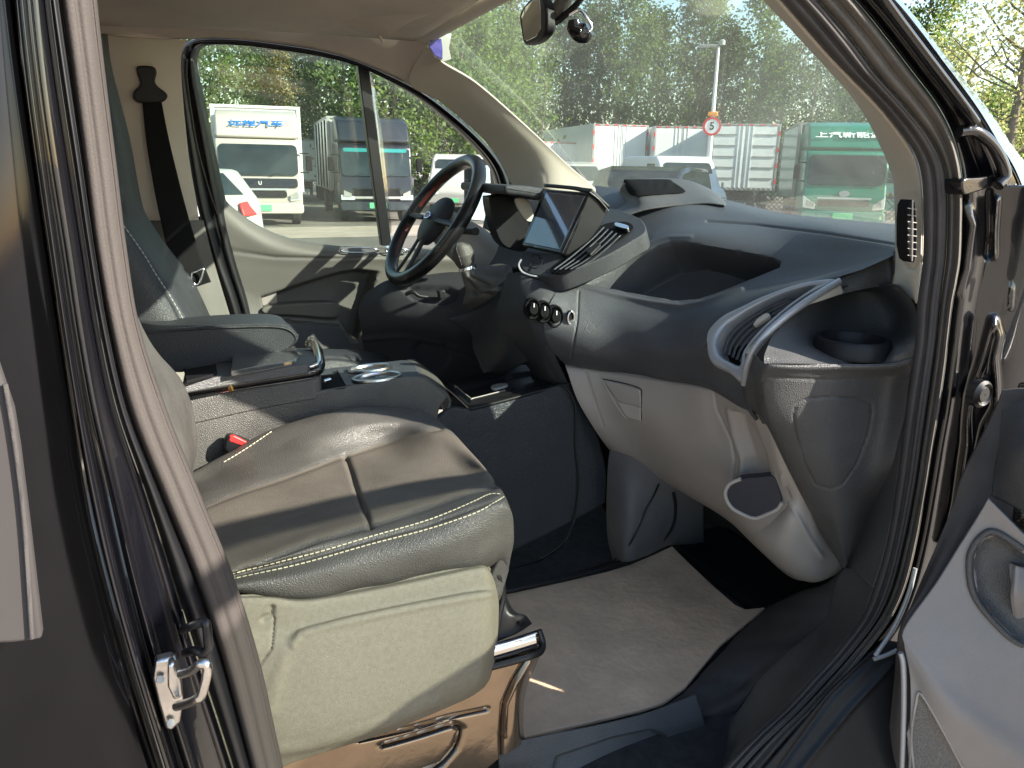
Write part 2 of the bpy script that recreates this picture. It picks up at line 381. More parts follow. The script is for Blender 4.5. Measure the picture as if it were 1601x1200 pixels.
def insert(name, o, outl, m, par, lift=.0015, step=7, thick=.0, sm=None):
    """thin insert that follows the surface of panel o inside a traced outline"""
    ou = cr([(a, b, 0) for a, b in outl], sm or len(outl)*4, True)[:, :2]
    x0, y0 = ou.min(0); x1, y1 = ou.max(0)
    gx, gy = np.meshgrid(np.arange(x0, x1, step), np.arange(y0, y1, step)); q = np.stack([gx.ravel(), gy.ravel()], 1)
    d, ins = polydist(q, ou, True); q = q[ins & (d > step*.4)]
    co = [Vector(p) for p in ou]+[Vector(p) for p in q]; n = len(ou)
    r_ = delaunay_2d_cdt(co, [(i, (i+1) % n) for i in range(n)], [list(range(n))], 1, 1e-4)
    V = []
    Vm = np.array([v.co for v in o.data.vertices])+org(o); qm = pix(Vm); zm = np.linalg.norm(Vm-CAM, axis=1)
    for p in r_[0]:
        d = np.hypot(qm[:, 0]-p[0], qm[:, 1]-p[1]); near = np.argsort(d)[:5]; near = near[zm[near] < zm[near].min()+.03]
        wg = 1/(d[near]+.2); dist = (zm[near]*wg).sum()/wg.sum()
        rr_ = fw*FPX+r2*(p[0]-800.5)-u2*(p[1]-600); rr_ /= np.linalg.norm(rr_); V.append(CAM+rr_*(dist-lift))
    ob = mk(name, V, [tuple(f) for f in r_[2]], m, par, ang=60)
    if thick: solid(ob, thick, 1)
    return ob
# rear pillar side, left of the doorway (traced edges top to bottom)
L0 = [(-160, -260), (-160, 0), (-160, 400), (-160, 800), (-160, 1200), (-160, 1420)]
L1 = [(10, -260), (28, 0), (52, 200), (78, 400), (108, 600), (140, 800), (190, 1000), (250, 1200), (320, 1420)]
L2 = [(28, -260), (46, 0), (68, 200), (100, 400), (130, 600), (175, 800), (222, 1000), (285, 1200), (350, 1420)]
L3 = [(50, -260), (76, 0), (106, 200), (138, 400), (172, 600), (232, 780), (256, 850), (300, 1000), (366, 1200), (430, 1420)]
S0 = [(62, -260), (94, 0), (123, 200), (149, 400), (190, 600), (240, 760), (290, 850), (338, 1000), (366, 1100), (392, 1200), (455, 1420)]
S1 = [(135, -260), (152, 0), (176, 200), (200, 400), (216, 500), (246, 600), (284, 700), (345, 850), (400, 1000), (422, 1100), (439, 1200), (500, 1420)]
def res(pts, n=12):
    p = cr([(a, b, 0) for a, b in pts], 60); y = np.linspace(-260, 1420, n); return [(float(np.interp(q, p[:, 1], p[:, 0])), float(q)) for q in y]
L0, L1, L2, L3, S0, S1 = map(res, (L0, L1, L2, L3, S0, S1))
band('body_side', L0, L1, M['paintdust'], van, [(0, 0), (.3, .004), (.7, .006), (.93, .002), (1, -.012)], lambda f: .655-.09*f, lambda f: .66-.03*f)
band('jamb_flange', L1, L2, M['paint'], van, [(0, -.014), (.25, .004), (.6, .006), (1, -.015)], .645, .665)
band('jamb_face', L2, L3, M['paint'], van, [(0, -.012), (.12, .002), (.2, .005), (.3, .0), (.7, 0), (.8, .005), (.88, .006), (1, -.01)], .67, .71)
band('seal_lip', L3, S0, M['blackrub'], van, [(0, -.012), (.3, .004), (.7, .006), (1, -.006)], .705, .715)
band('rear_pillar_trim', S0, S1, M['seal'], van, [(0, -.012), (.12, .004), (.35, .010), (.42, .008), (.6, .013), (.78, .012), (.84, .008), (.93, .008), (1, -.016)], .71, .735, mods=())
plate('edge_moulding', [(-40, 540), (-4, 570), (20, 640), (30, 700), (45, 820), (66, 1000), (22, 1006), (-60, 1010)], .565, .012, M['moulding'], van, .003)
# striker and loop on the jamb
st = plate('door_striker', [(243, 1034), (268, 1028), (276, 1031), (284, 1060), (287, 1095), (282, 1130), (268, 1143), (258, 1140), (247, 1100), (238, 1062)], .655, .012, M['steel'], van, .003)
plate('striker_boss', [(262, 1040), (272, 1036), (283, 1062), (286, 1090), (272, 1096), (262, 1075)], .645, .012, M['steel'], st, .004)
tube('striker_loop', [(283, 1053, .64), (300, 1047, .625), (312, 1038, .615), (322, 1038, .612), (324, 1052, .612), (316, 1085, .612), (308, 1092, .615), (296, 1098, .625), (276, 1104, .64)], .0042, M['steel'], st, 50, 10)
for q in ((266, 1130, .652), (250, 1062, .652)): tube('bolt', [q, (q[0]+1, q[1], .650)], .0035, M['grey'], st, 3, 8)
lp = tube('guide_loop', [(286, 985, .69), (300, 978, .672), (318, 973, .665), (323, 978, .662), (325, 1000, .662), (326, 1012, .662), (318, 1020, .665), (304, 1017, .672), (290, 1020, .685)], .0042, M['blackrub'], van, 50, 10)
plate('loop_base', [(276, 985), (286, 960), (292, 985), (294, 1022), (280, 1024), (270, 1000)], .70, .01, M['black'], van, .002)
# front pillar side: trim, ribbed seal, flange, painted jamb
A0 = [(1090, -120), (1193, 0), (1250, 60), (1283, 97), (1317, 133), (1350, 177), (1377, 230), (1392, 267), (1398, 300), (1399, 400), (1396, 430), (1393, 446)]
A1 = [(1108, -120), (1222, 0), (1277, 63), (1317, 107), (1363, 153), (1403, 200), (1430, 240), (1441, 277), (1444, 333), (1443, 400), (1441, 425), (1437, 475)]
band('near_pillar_trim', A0, A1, M['beige'], van, [(0, -.05), (.08, -.01), (.25, .004), (.6, .008), (.9, .004), (1, -.012)], .90, .80, mods=[('oval', [(1406, 318), (1414, 308), (1432, 306), (1436, 320), (1434, 410), (1426, 422), (1414, 416), (1406, 400)], 2, .004)])
gr = plate('pillar_vent', [(1421, 320), (1426, 311), (1431, 315), (1434, 350), (1433, 395), (1430, 411), (1423, 406), (1419, 385), (1419, 345)], .785, .02, M['black'], van, .002)
for k in range(8): tube('grille_bar', [(1419, 325+k*10.5, .782), (1433, 327+k*10.5, .779)], .0007, M['greige'], gr, 2, 6)
tube('grille_bar', [(1427, 313, .779), (1426, 408, .779)], .0010, M['greige2'], gr, 4, 6)
I0 = [(1108, -120), (1222, 0), (1277, 63), (1317, 107), (1363, 153), (1403, 200), (1430, 240), (1441, 277), (1444, 333), (1443, 400), (1439, 437), (1434, 475), (1431, 532), (1426, 570), (1417, 633), (1409, 697), (1401, 760), (1387, 846), (1367, 917), (1346, 967), (1308, 1017), (1267, 1062), (1225, 1108), (1175, 1154), (1130, 1200), (1060, 1280)]
I1 = [(1165, -120), (1277, 0), (1330, 62), (1372, 118), (1420, 172), (1453, 214), (1474, 255), (1480, 290), (1481, 333), (1479, 400), (1474, 440), (1470, 475), (1464, 532), (1459, 570), (1450, 633), (1441, 697), (1432, 760), (1415, 846), (1397, 917), (1374, 967), (1336, 1017), (1296, 1062), (1253, 1108), (1204, 1154), (1162, 1200), (1095, 1280)]
I2 = [(1225, -120), (1337, 0), (1385, 58), (1425, 110), (1463, 160), (1487, 205), (1500, 250), (1505, 290), (1506, 333), (1504, 400), (1498, 440), (1491, 475), (1484, 532), (1480, 570), (1471, 633), (1460, 697), (1450, 760), (1435, 846), (1417, 917), (1394, 967), (1357, 1017), (1320, 1062), (1277, 1108), (1232, 1154), (1195, 1200), (1130, 1280)]
def band2(name, l, r, m, prof, ya, yb, nu=40, nv=260, par=van, thick=.004):
    rr = [[P(a[0]*(1-t)+b[0]*t, a[1]*(1-t)+b[1]*t, ya*(1-t)+yb*t-d) for t, d in prof] for a, b in zip(l, r)]
    return patch(name, rr, m, par, nu, nv, thick)
rib = [(0, -.012), (.06, .002), (.2, .007), (.36, .0075), (.46, .004), (.52, .004), (.6, .007), (.72, .0075), (.8, .0055), (.88, .0055), (.95, .003), (1, -.006)]
band2('door_seal', I0, I1, M['rubber'], rib, .785, .765)
band2('seal_flange', I1, I2, M['rubber2'], [(0, -.006), (.1, .004), (.3, .008), (.5, .004), (.6, .007), (.85, .009), (1, -.010)], .768, .752)
J2 = [(1275, -120), (1390, 0), (1432, 50), (1468, 98), (1500, 140), (1528, 180), (1552, 220), (1578, 262), (1596, 305)]
J1 = [(1225, -120), (1337, 0), (1385, 58), (1425, 110), (1463, 160), (1487, 205), (1500, 250), (1505, 290), (1507, 318)]
band2('upper_jamb', J1, J2, M['paint'], [(0, -.012), (.05, 0), (.35, -.006), (.45, -.004), (.55, .004), (.7, .012), (.85, .010), (1, -.012)], .758, .74, 40, 120)
J3 = [(1292, -120), (1408, 0), (1450, 50), (1487, 98), (1520, 140), (1552, 180), (1582, 226), (1610, 262), (1640, 305)]
band2('pillar_outer_skin', J2, J3, M['paint'], [(0, -.012), (.1, .002), (.3, -.004), (.6, -.022), (1, -.055)], .735, .74, 30, 100)
tube('drip_rail', [(1360, -30, .735), (1400, 25, .733), (1440, 78, .731), (1480, 130, .729), (1510, 170, .728), (1524, 190, .73)], .0075, M['gloss'], van, 60, 12, flat=.8)
# lower jamb with hinge area
rr = []
for a, ex in zip([(1505, 290), (1506, 333), (1504, 400), (1491, 475), (1484, 532), (1471, 633), (1460, 697), (1450, 760), (1435, 846), (1417, 917), (1394, 967), (1357, 1017), (1320, 1062), (1277, 1108), (1232, 1154), (1195, 1200), (1130, 1280)], [0]*17):
    w_ = 130
    rr.append([P(a[0]-2+w_*t, a[1]+(w_*t*.25 if a[1] > 950 else 0), .752-.06*t+q) for t, q in ((0, .008), (.12, 0), (.3, .006), (.6, .0), (1, 0), (1.6, .01), (2.6, .02))])
ridge = [(1552, 500), (1540, 545), (1531, 575), (1514, 610), (1510, 650), (1511, 690), (1504, 740), (1497, 790), (1480, 850)]
ridge2 = [(1556, 505), (1561, 525), (1553, 560), (1556, 600), (1556, 635), (1541, 665), (1530, 710), (1520, 760), (1505, 800)]
patch('front_jamb', rr, M['paint'], van, 150, 260, .004, [('line', ridge, 6, -.011), ('line', ridge2, 5, -.009), ('line', [(1512, 320), (1520, 350), (1512, 420), (1500, 460)], 5, -.007), ('line', [(1547, 300), (1548, 360), (1545, 400)], 4, .008), ('line', [(1560, 310), (1556, 360), (1556, 400)], 4, -.008), ('oval', [(1580, 445), (1583, 450), (1581, 480), (1577, 480)], 2.5, -.003)])
plate('hinge_bracket', [(1506, 280), (1530, 277), (1560, 272), (1578, 262), (1590, 278), (1585, 292), (1560, 290), (1520, 302), (1507, 302)], .735, .03, M['gloss'], van, .007, 28)
tube('drip_channel', [(1500, 205, .742), (1525, 205, .735), (1550, 225, .73), (1565, 250, .728), (1572, 275, .725), (1560, 290, .725)], .008, M['gloss'], van, 50, 12)
for cx, cy, r0, nm in ((1533, 615, .021, 'jamb_plug'), (1597, 560, .022, 'hinge_pin')):
    c = P(cx, cy, .715); V, F = [], []; k = 32
    for rr_, dy in ((r0, .008), (r0, -.004), (r0*.8, -.008), (r0*.62, -.004), (r0*.5, -.007), (0.001, -.007)):
        for j in range(k): a = 6.283*j/k; V.append(c+np.array([rr_*math.cos(a), dy, rr_*math.sin(a)]))
    for i in range(5):
        for j in range(k): F.append((i*k+j, i*k+(j+1) % k, (i+1)*k+(j+1) % k, (i+1)*k+j))
    mk(nm, V, F, M['blackrub'], van)
# sill, kick panel, step tread
patch('sill_skin', [[(1385, 1000, .735), (1440, 1010, .70), (1500, 1030, .66)], [(1300, 1080, .735), (1370, 1110, .70), (1440, 1150, .66)], [(1195, 1200, .735), (1260, 1230, .70), (1340, 1280, .66)], [(1080, 1320, .735), (1150, 1360, .70), (1240, 1400, .66)]], M['dark'], van, 50, 60, .004, [('line', [(1392, 1040), (1330, 1105), (1240, 1215)], 5, -.006), ('line', [(1372, 1020), (1300, 1090), (1220, 1200)], 4, .004)])
tube('sill_trim', [(1431, 888, .735), (1420, 930, .732), (1398, 980, .73), (1368, 1025, .728)], .0035, M['silver'], van, 40, 8)
tube('sill_trim', [(1366, 1030, .727), (1385, 1024, .722), (1402, 1016, .718)], .0035, M['silver'], van, 10, 8)
patch('kick_panel', [[(1400, 640, .88), (1412, 638, .83), (1422, 632, .80)], [(1388, 700, .89), (1398, 700, .84), (1409, 697, .80)], [(1358, 796, .90), (1378, 800, .84), (1395, 800, .80)], [(1330, 862, .92), (1355, 868, .85), (1380, 872, .80)], [(1321, 886, .94), (1342, 897, .86), (1364, 918, .80)]], M['grain'], van, 30, 60, .004)
patch('step_trim', [[(1322, 884, .93), (1340, 893, .88), (1368, 908, .82)], [(1306, 912, .94), (1330, 925, .88), (1360, 930, .81)], [(1290, 967, .94), (1310, 975, .88), (1346, 967, .80)], [(1233, 1017, .95), (1262, 1030, .88), (1308, 1017, .79)], [(1190, 1058, .96), (1220, 1075, .88), (1267, 1062, .79)], [(1160, 1102, .96), (1185, 1118, .88), (1225, 1108, .79)], [(1128, 1142, .96), (1145, 1165, .88), (1175, 1154, .79)], [(1110, 1200, .96), (1120, 1210, .88), (1150, 1200, .79)], [(1080, 1280, .96), (1090, 1290, .88), (1110, 1280, .79)]], M['grain'], van, 50, 120, .005)
# floor and tunnel
fl = boxes('floor', [((-.6, .80, .40), (1.6, 2.38, .535))], M['carpet'], van)
patch('wheel_arch_liner', [[(1322, 886, .95), (1290, 910, 1.0), (1250, 925, 1.08), (1200, 948, 'Z', .553)], [(1296, 965, .95), (1250, 975, 1.0), (1210, 985, 1.06), (1160, 985, 'Z', .555)], [(1233, 1017, .96), (1195, 1030, 1.0), (1160, 1030, 1.04), (1105, 1045, 'Z', .557)], [(1190, 1058, .97), (1160, 1070, 1.0), (1120, 1072, 1.02), (1065, 1085, 'Z', .556)], [(1160, 1102, .97), (1120, 1110, .98), (1080, 1112, 1.0), (1010, 1120, 'Z', .554)], [(1128, 1145, .97), (1100, 1150, .975), (1050, 1150, .98), (950, 1150, 'Z', .552)], [(1108, 1205, .97), (1060, 1210, .97), (1000, 1220, .97), (900, 1230, .965)]], M['rubber'], van, 50, 70, .006, [('wrinkle', .0015, .03, .05)])
patch('doorstep', [[(780, 1165, .985), (850, 1150, .985), (950, 1130, .985), (1020, 1112, .985), (1090, 1085, .985)], [(780, 1190, .975), (870, 1180, .97), (960, 1160, .97), (1030, 1142, .97), (1100, 1120, .965)], [(780, 1240, .97), (880, 1215, .95), (970, 1195, .95), (1040, 1185, .95), (1110, 1160, .95)], [(760, 1330, .90), (880, 1300, .90), (980, 1280, .88), (1060, 1270, .88), (1120, 1250, .87)]], M['grain'], van, 80, 80, .005, [('pocket', [(860, 1215), (870, 1180), (960, 1150), (1020, 1138), (1045, 1150), (1030, 1215)], 6, .012)])
tt = patch('tunnel_trim', [[(955, 690, 1.47), (990, 712, 1.43), (1025, 735, 1.40), (1062, 760, 1.40), (1100, 780, 1.42)], [(950, 730, 1.50), (985, 750, 1.44), (1020, 770, 1.42), (1056, 790, 1.43), (1100, 800, 1.46)], [(948, 790, 1.52), (982, 810, 1.43), (1020, 820, 1.43), (1055, 822, 1.46), (1100, 830, 1.50)], [(950, 840, 1.54), (978, 860, 1.44), (1010, 855, 1.45), (1048, 845, 1.50), (1100, 850, 1.55)], [(958, 875, 1.56), (982, 878, 1.46), (1012, 868, 1.48), (1052, 852, 1.54), (1100, 860, 1.6)]], M['tunnel'], van, 60, 60, .004, [('oval', [(1008, 796), (1018, 793), (1028, 797), (1030, 808), (1024, 818), (1012, 818), (1007, 808)], 2, .002)])
plate('gap_blackout', [(856, 560), (960, 580), (992, 720), (960, 820), (905, 720)], 1.60, .02, M['black'], van, .003)  # black plate added to cover the bright gap beside the glovebox
boxes('cowl_side', [((.85, 2.41, .5), (1.42, 2.45, 1.30))], M['dark'], van)
boxes('cowl_sun_block', [((1.26, .80, 1.40), (1.42, 2.44, 1.415)), ((1.46, .80, 1.35), (1.50, 2.44, 1.43))][:1], M['black'], van)  # unseen slab added to stop sun leaking in below the windscreen
boxes('wing_sun_block', [((1.15, .71, .30), (2.3, .79, 1.12))], M['paint'], van, .02)  # unseen block added to keep leaked sun patches off the floor mat
boxes('firewall', [((1.42, .79, .45), (1.46, 2.45, 1.42))], M['dark'], van)
boxes('toe_board', [((1.20, 1.0, .50), (1.42, 1.62, .555))], M['black'], van, .02)
# windscreen, roof, far side
ws = patch('windscreen', [[(655, 80, 2.16), (760, -40, Y, 1.8), (880, -140, 1.45), (1060, -260, .86)], [(760, 170, 2.18), (880, 90, 1.85), (1040, 30, 1.45), (1250, -30, .87)], [(900, 285, 2.20), (1010, 240, 1.85), (1160, 210, 1.45), (1390, 170, .90)], [(975, 345, 2.20), (1100, 325, 1.85), (1230, 340, 1.45), (1470, 400, .93)]], M['wind'], van, 30, 30, .004) if False else None
gA = [W(.60, 2.32, 1.93), W(.78, 1.5, 1.985), W(.70, .86, 1.90)]; gB = [W(.93, 2.36, 1.72), W(1.12, 1.5, 1.74), W(1.02, .84, 1.70)]; gC = [W(1.24, 2.38, 1.46), W(1.50, 1.5, 1.44), W(1.36, .84, 1.42)]
ws = patch('windscreen', [gA, gB, gC], M['wind'], van, 30, 30, .004)
rf = patch('roof_lining', [[W(-1.2, .80, 1.88), W(-1.2, 1.5, 1.97), W(-1.2, 2.26, 1.88)], [W(-.3, .80, 1.88), W(-.3, 1.5, 1.98), W(-.3, 2.24, 1.88)], [W(.3, .82, 1.88), W(.3, 1.5, 1.98), W(.3, 2.2, 1.90)], [W(.66, .84, 1.88), W(.74, 1.5, 1.965), W(.68, 2.16, 1.90)]], M['lining'], van, 40, 40, .03)
for md in rf.modifiers: md.offset = 1
mesh = rf.data
tube('windscreen_header', [W(.70, .84, 1.87), W(.78, 1.2, 1.93), W(.79, 1.5, 1.945), W(.78, 1.8, 1.935), W(.70, 2.15, 1.88)], .032, M['beige'], van, 30, 12, flat=.5)
# far header between window and roof, B pillar, A pillar
hd = [(150, 60), (225, 60), (295, 61), (340, 59), (415, 65), (490, 76), (550, 92), (625, 124), (679, 155)]
ht = [(150, 10), (225, 5), (295, 0), (340, -6), (415, -12), (490, -5), (550, 8), (625, 30), (672, 62)]
patch('header_trim', [[(x, y, Z, 1.90) if False else (x, y, 2.16) for x, y in ht], [((a+c)/2, (b+d)/2, 2.21) for (a, b), (c, d) in zip(ht, hd)], [(x, y, 2.27) for x, y in hd]], M['lining'], van, 60, 20, .01, [('line', [(235, 0), (239, 56)], 1.2, .003), ('line', [(660, 95), (645, 120), (635, 132)], 1.5, .003)])
patch('far_pillar_trim', [[(672, 58, 2.16), (688, 62, 2.15), (700, 85, 2.14)], [(640, 128, 2.25), (664, 110, 2.2), (690, 96, 2.15)], [(690, 160, 2.27), (718, 140, 2.2), (745, 130, 2.16)], [(760, 222, 2.28), (790, 200, 2.2), (815, 190, 2.17)], [(800, 290, 2.29), (845, 255, 2.2), (880, 250, 2.18)], [(806, 330, 2.30), (860, 310, 2.2), (940, 305, 2.19)], [(806, 350, 2.30), (860, 350, 2.2), (950, 345, 2.19)]], M['beige'], van, 40, 70, .006, [('oval', [(830, 270), (845, 266), (854, 275), (854, 288), (845, 296), (832, 292), (827, 281)], 1.5, .0018), ('line', [(640, 120), (660, 100), (695, 88)], 1.8, .003)])
patch('belt_pillar_trim', [[(140, 50, 2.27), (166, 54, 2.25), (220, 58, 2.24), (294, 62, 2.27)], [(150, 100, 2.28), (180, 105, 2.25), (230, 105, 2.24), (283, 100, 2.27)], [(160, 200, 2.30), (192, 205, 2.27), (245, 205, 2.26), (294, 233, 2.29)], [(170, 300, 2.32), (205, 310, 2.28), (255, 320, 2.27), (308, 320, 2.30)], [(180, 350, 2.33), (215, 344, 2.29), (260, 345, 2.28), (311, 344, 2.31)]], M['beige'], van, 40, 60, .008, [('line', [(160, 60), (182, 140), (205, 300)], 2, .004)])
patch('lower_pillar_trim', [[(180, 345, 2.32), (250, 344, 2.29), (318, 344, 2.31)], [(200, 420, 2.32), (280, 420, 2.29), (335, 410, 2.31)], [(230, 520, 2.32), (310, 520, 2.29), (365, 510, 2.31)]], M['doortrim'], van, 30, 40, .008)
boxes('cabin_wall', [((-1.2, 2.36, .5), (.30, 2.42, 1.30)), ((-1.2, 2.34, 1.30), (.05, 2.38, 1.95)), ((-1.25, .74, .5), (-1.2, 2.4, 1.95)), ((-1.2, .76, .5), (-.16, .80, 1.95))], M['greige'], van)  # unseen enclosure, put in so no light leaks into the cabin
# ------------------------------------------------------------------ driver's door
dd = thing('driver_door', 'closed driver door across the cabin with a light grey sunlit panel and two panes', 'door', (.8, 2.4, .6))
def hull(a): return a
fo = [(380, 560), (372, 530), (355, 470), (330, 400), (308, 320), (293, 233), (283, 165), (279, 120), (280, 88), (289, 69), (306, 61), (340, 59), (380, 61), (415, 65), (490, 76), (550, 92), (625, 124), (679, 155), (740, 205), (780, 250), (796, 285), (803, 330), (806, 400)]
fi = [(418, 560), (408, 530), (392, 470), (372, 400), (350, 298), (336, 232), (322, 165), (311, 115), (309, 92), (313, 78), (326, 71), (350, 70), (384, 72), (417, 76), (490, 87), (553, 101), (610, 128), (664, 162), (722, 212), (757, 250), (772, 282), (779, 330), (782, 400)]
rr = [[P(a[0]*(1-t)+b[0]*t, a[1]*(1-t)+b[1]*t, 2.325+dy) for t, dy in ((0, .004), (.15, -.010), (.35, -.004), (.5, .012), (.6, .0), (.8, .006), (1, .045))] for a, b in zip(fo, fi)]
patch('window_frame', rr, M['blackrub'], dd, 36, 240, .006)
tube('frame_trim', [(340, 335, 2.315), (325, 290, 2.318), (308, 225, 2.318), (298, 165, 2.318), (292, 118, 2.318), (293, 92, 2.318)], .0018, M['rubber2'], dd, 40, 6)
plate('window_divider', [(558, 92), (576, 98), (613, 384), (597, 384)], 2.37, .03, M['blackrub'], dd, .003)
patch('window_pane', [[(300, 60, 2.39), (430, 66, 2.39), (565, 90, 2.39)], [(320, 200, 2.40), (440, 210, 2.40), (585, 220, 2.40)], [(335, 400, 2.41), (450, 400, 2.41), (606, 400, 2.41)]], M['side'], dd, 8, 8, .004)
patch('front_pane', [[(570, 95, 2.39), (680, 150, 2.39), (790, 240, 2.39)], [(590, 240, 2.40), (690, 260, 2.40), (795, 290, 2.40)], [(606, 400, 2.41), (700, 400, 2.41), (800, 400, 2.41)]], glass('clear_door_glass', (.97, .98, .96), .7, .03), dd, 8, 8, .004)
top = [(318, 308), (345, 306), (360, 320), (388, 342), (425, 362), (470, 376), (530, 384), (600, 387), (700, 388), (800, 385)]
rr = [[(x, y, 2.385) for x, y in top], [(x, y+5, 2.355) for x, y in top], [(322, 340, 2.335), (350, 345, 2.335), (368, 355, 2.335), (395, 372, 2.335), (430, 388, 2.335), (475, 396, 2.335), (535, 400, 2.335), (600, 402, 2.335), (700, 405, 2.335), (800, 405, 2.34)],
      [(340, 410, 2.34), (365, 415, 2.34), (385, 418, 2.34), (410, 420, 2.34), (445, 422, 2.34), (485, 422, 2.34), (540, 420, 2.34), (600, 420, 2.34), (700, 425, 2.34), (800, 425, 2.35)],
      [(360, 470, 2.34), (382, 472, 2.34), (400, 475, 2.34), (422, 478, 2.34), (452, 480, 2.34), (490, 480, 2.34), (545, 480, 2.34), (600, 475, 2.34), (700, 470, 2.34), (800, 470, 2.35)],
      [(385, 540, 2.32), (400, 542, 2.32), (415, 545, 2.32), (435, 548, 2.32), (460, 550, 2.32), (500, 552, 2.32), (550, 556, 2.32), (600, 560, 2.32), (700, 560, 2.32), (800, 560, 2.34)],
      [(400, 640, 2.30), (420, 640, 2.30), (440, 640, 2.30), (460, 640, 2.30), (480, 640, 2.30), (510, 640, 2.30), (550, 640, 2.30), (600, 640, 2.30), (700, 640, 2.30), (800, 640, 2.32)]]
pk = [(406, 463), (440, 452), (495, 434), (530, 424), (558, 419), (592, 423), (585, 450), (572, 480), (566, 520), (560, 534), (545, 528), (528, 500), (500, 498), (455, 494), (412, 492)]
patch('door_panel', rr, M['doortrim'], dd, 160, 140, .01, [('pocket', pk, 9, .05), ('line', [(350, 390), (430, 402), (520, 404), (640, 400)], 3, .003), ('line', [(410, 492), (470, 500), (530, 505), (548, 532)], 3, -.006)])
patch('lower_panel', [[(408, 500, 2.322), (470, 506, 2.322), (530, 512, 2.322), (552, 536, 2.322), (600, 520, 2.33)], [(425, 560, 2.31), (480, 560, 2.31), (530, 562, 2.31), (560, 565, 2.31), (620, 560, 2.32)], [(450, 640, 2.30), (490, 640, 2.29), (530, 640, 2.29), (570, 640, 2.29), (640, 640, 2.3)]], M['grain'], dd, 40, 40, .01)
plate('armrest_pad', [(414, 480), (470, 474), (527, 474), (533, 490), (520, 497), (460, 493), (416, 491)], 2.325, .05, M['doortrim'], dd, .008, 36)
tube('lock_handle', [(532, 390, 2.328), (545, 387, 2.325), (580, 388, 2.325), (592, 391, 2.328), (580, 394, 2.328), (545, 394, 2.328)], .0025, M['chrome'], dd, 50, 8, closed=True)
tube('lock_handle', [(602, 391, 2.328), (612, 388, 2.325), (630, 389, 2.325), (640, 392, 2.328), (630, 394, 2.328), (610, 395, 2.328)], .0025, M['chrome'], dd, 40, 8, closed=True)
plate('door_gap', [(300, 340), (318, 338), (345, 420), (372, 490), (392, 560), (350, 560), (330, 470)], 2.36, .03, M['black'], dd, .003)
mi = plate('wing_mirror', [(735, 262), (740, 252), (752, 248), (770, 249), (779, 262), (782, 300), (782, 345), (735, 345)], 2.74, .08, M['black'], dd, .02)
mg = plate('mirror_glass', [(739, 266), (744, 258), (764, 258), (766, 300), (762, 345), (728, 342)], Plane(P(750, 300, 2.58), (-.86, -.50, .10)), .006, mat('mirror_silver', (.8, .82, .85), .02, metal=1), mi, .001)
# ------------------------------------------------------------------ seat belt of the driver
sb = thing('seat_belt', 'black driver seat belt hanging from the light pillar behind the far seat', 'seat belt', (.1, 2.25, 1.0))
patch('belt_webbing', [[(222, 155, 2.235), (252, 155, 2.235)], [(230, 230, 2.23), (266, 225, 2.23)], [(248, 330, 2.2), (291, 325, 2.2)], [(268, 405, 2.15), (314, 400, 2.15)], [(300, 450, 2.1), (330, 440, 2.1)]], M['belt'], sb, 12, 60, .0015)
plate('belt_guide', [(215, 103), (238, 103), (245, 112), (243, 130), (260, 145), (261, 153), (250, 160), (218, 160), (208, 152), (209, 142), (219, 131), (214, 113)], 2.225, .02, M['dark'], sb, .006, 40)
tn = tube('belt_tongue', [(300, 428, 2.1), (308, 424, 2.1), (318, 420, 2.1), (316, 432, 2.1), (310, 444, 2.1), (302, 442, 2.1)], .0035, M['chrome'], sb, 40, 8, closed=True)
# ------------------------------------------------------------------ driver seat
ds = thing('driver_seat', 'black leather driver seat with pale stitching on the far side of the cabin', 'seat', (.1, 2.0, .6))
patch('backrest', [[(120, 40, 1.95), (154, 52, 1.93), (160, 52, 1.97), (168, 53, 2.02)], [(120, 100, 1.9), (160, 110, 1.86), (170, 108, 1.95), (176, 110, 2.02)], [(120, 200, 1.85), (180, 215, 1.82), (192, 215, 1.92), (203, 216, 2.04)], [(120, 290, 1.80), (190, 300, 1.80), (212, 300, 1.95), (226, 330, 2.08)], [(140, 360, 1.78), (200, 365, 1.79), (232, 350, 1.95), (262, 385, 2.1)], [(150, 420, 1.76), (240, 425, 1.78), (270, 420, 1.95), (300, 435, 2.1)], [(160, 500, 1.75), (290, 505, 1.77), (310, 490, 1.95), (334, 505, 2.1)], [(160, 560, 1.75), (320, 560, 1.77), (340, 555, 1.95), (360, 560, 2.1)]], M['leatherm'], ds, 60, 90, .02, [('line', [(190, 320), (200, 365), (243, 427), (274, 476), (290, 510)], 3, .006), ('line', [(290, 420), (305, 460), (320, 495)], 2, .004)])
stitches('stitching', [(193, 352, 1.772), (202, 364, 1.772), (225, 397, 1.772), (243, 427, 1.765), (262, 456, 1.765), (276, 480, 1.762), (290, 505, 1.76)], M['threadw'], ds, .010, .007, .0012)
patch('cushion', [[(350, 560, 1.9), (440, 545, 1.9), (520, 545, 1.95), (570, 548, 1.98), (606, 560, 2.0)], [(350, 575, 1.84), (440, 560, 1.84), (520, 556, 1.85), (570, 562, 1.88), (612, 572, 1.92)], [(350, 600, 1.8), (440, 590, 1.8), (520, 585, 1.82), (570, 582, 1.84), (612, 585, 1.88)], [(350, 680, 1.8), (440, 670, 1.8), (520, 660, 1.82), (570, 640, 1.84), (612, 630, 1.88)]], M['leatherm'], ds, 50, 40, .02, [('line', [(440, 570), (520, 558), (600, 568)], 2, .004)])
am = [(205, 507), (250, 507), (300, 504), (350, 500), (400, 498), (430, 498), (450, 502), (462, 513), (467, 524), (463, 535), (450, 545), (420, 551), (375, 560), (325, 571), (279, 582), (245, 570), (215, 545)]
ctr = np.mean([P(x, y, 1.72) for x, y in am], 0)
ring = lambda y, s: [P(a, b, 1.72)*1.0 for a, b in am]
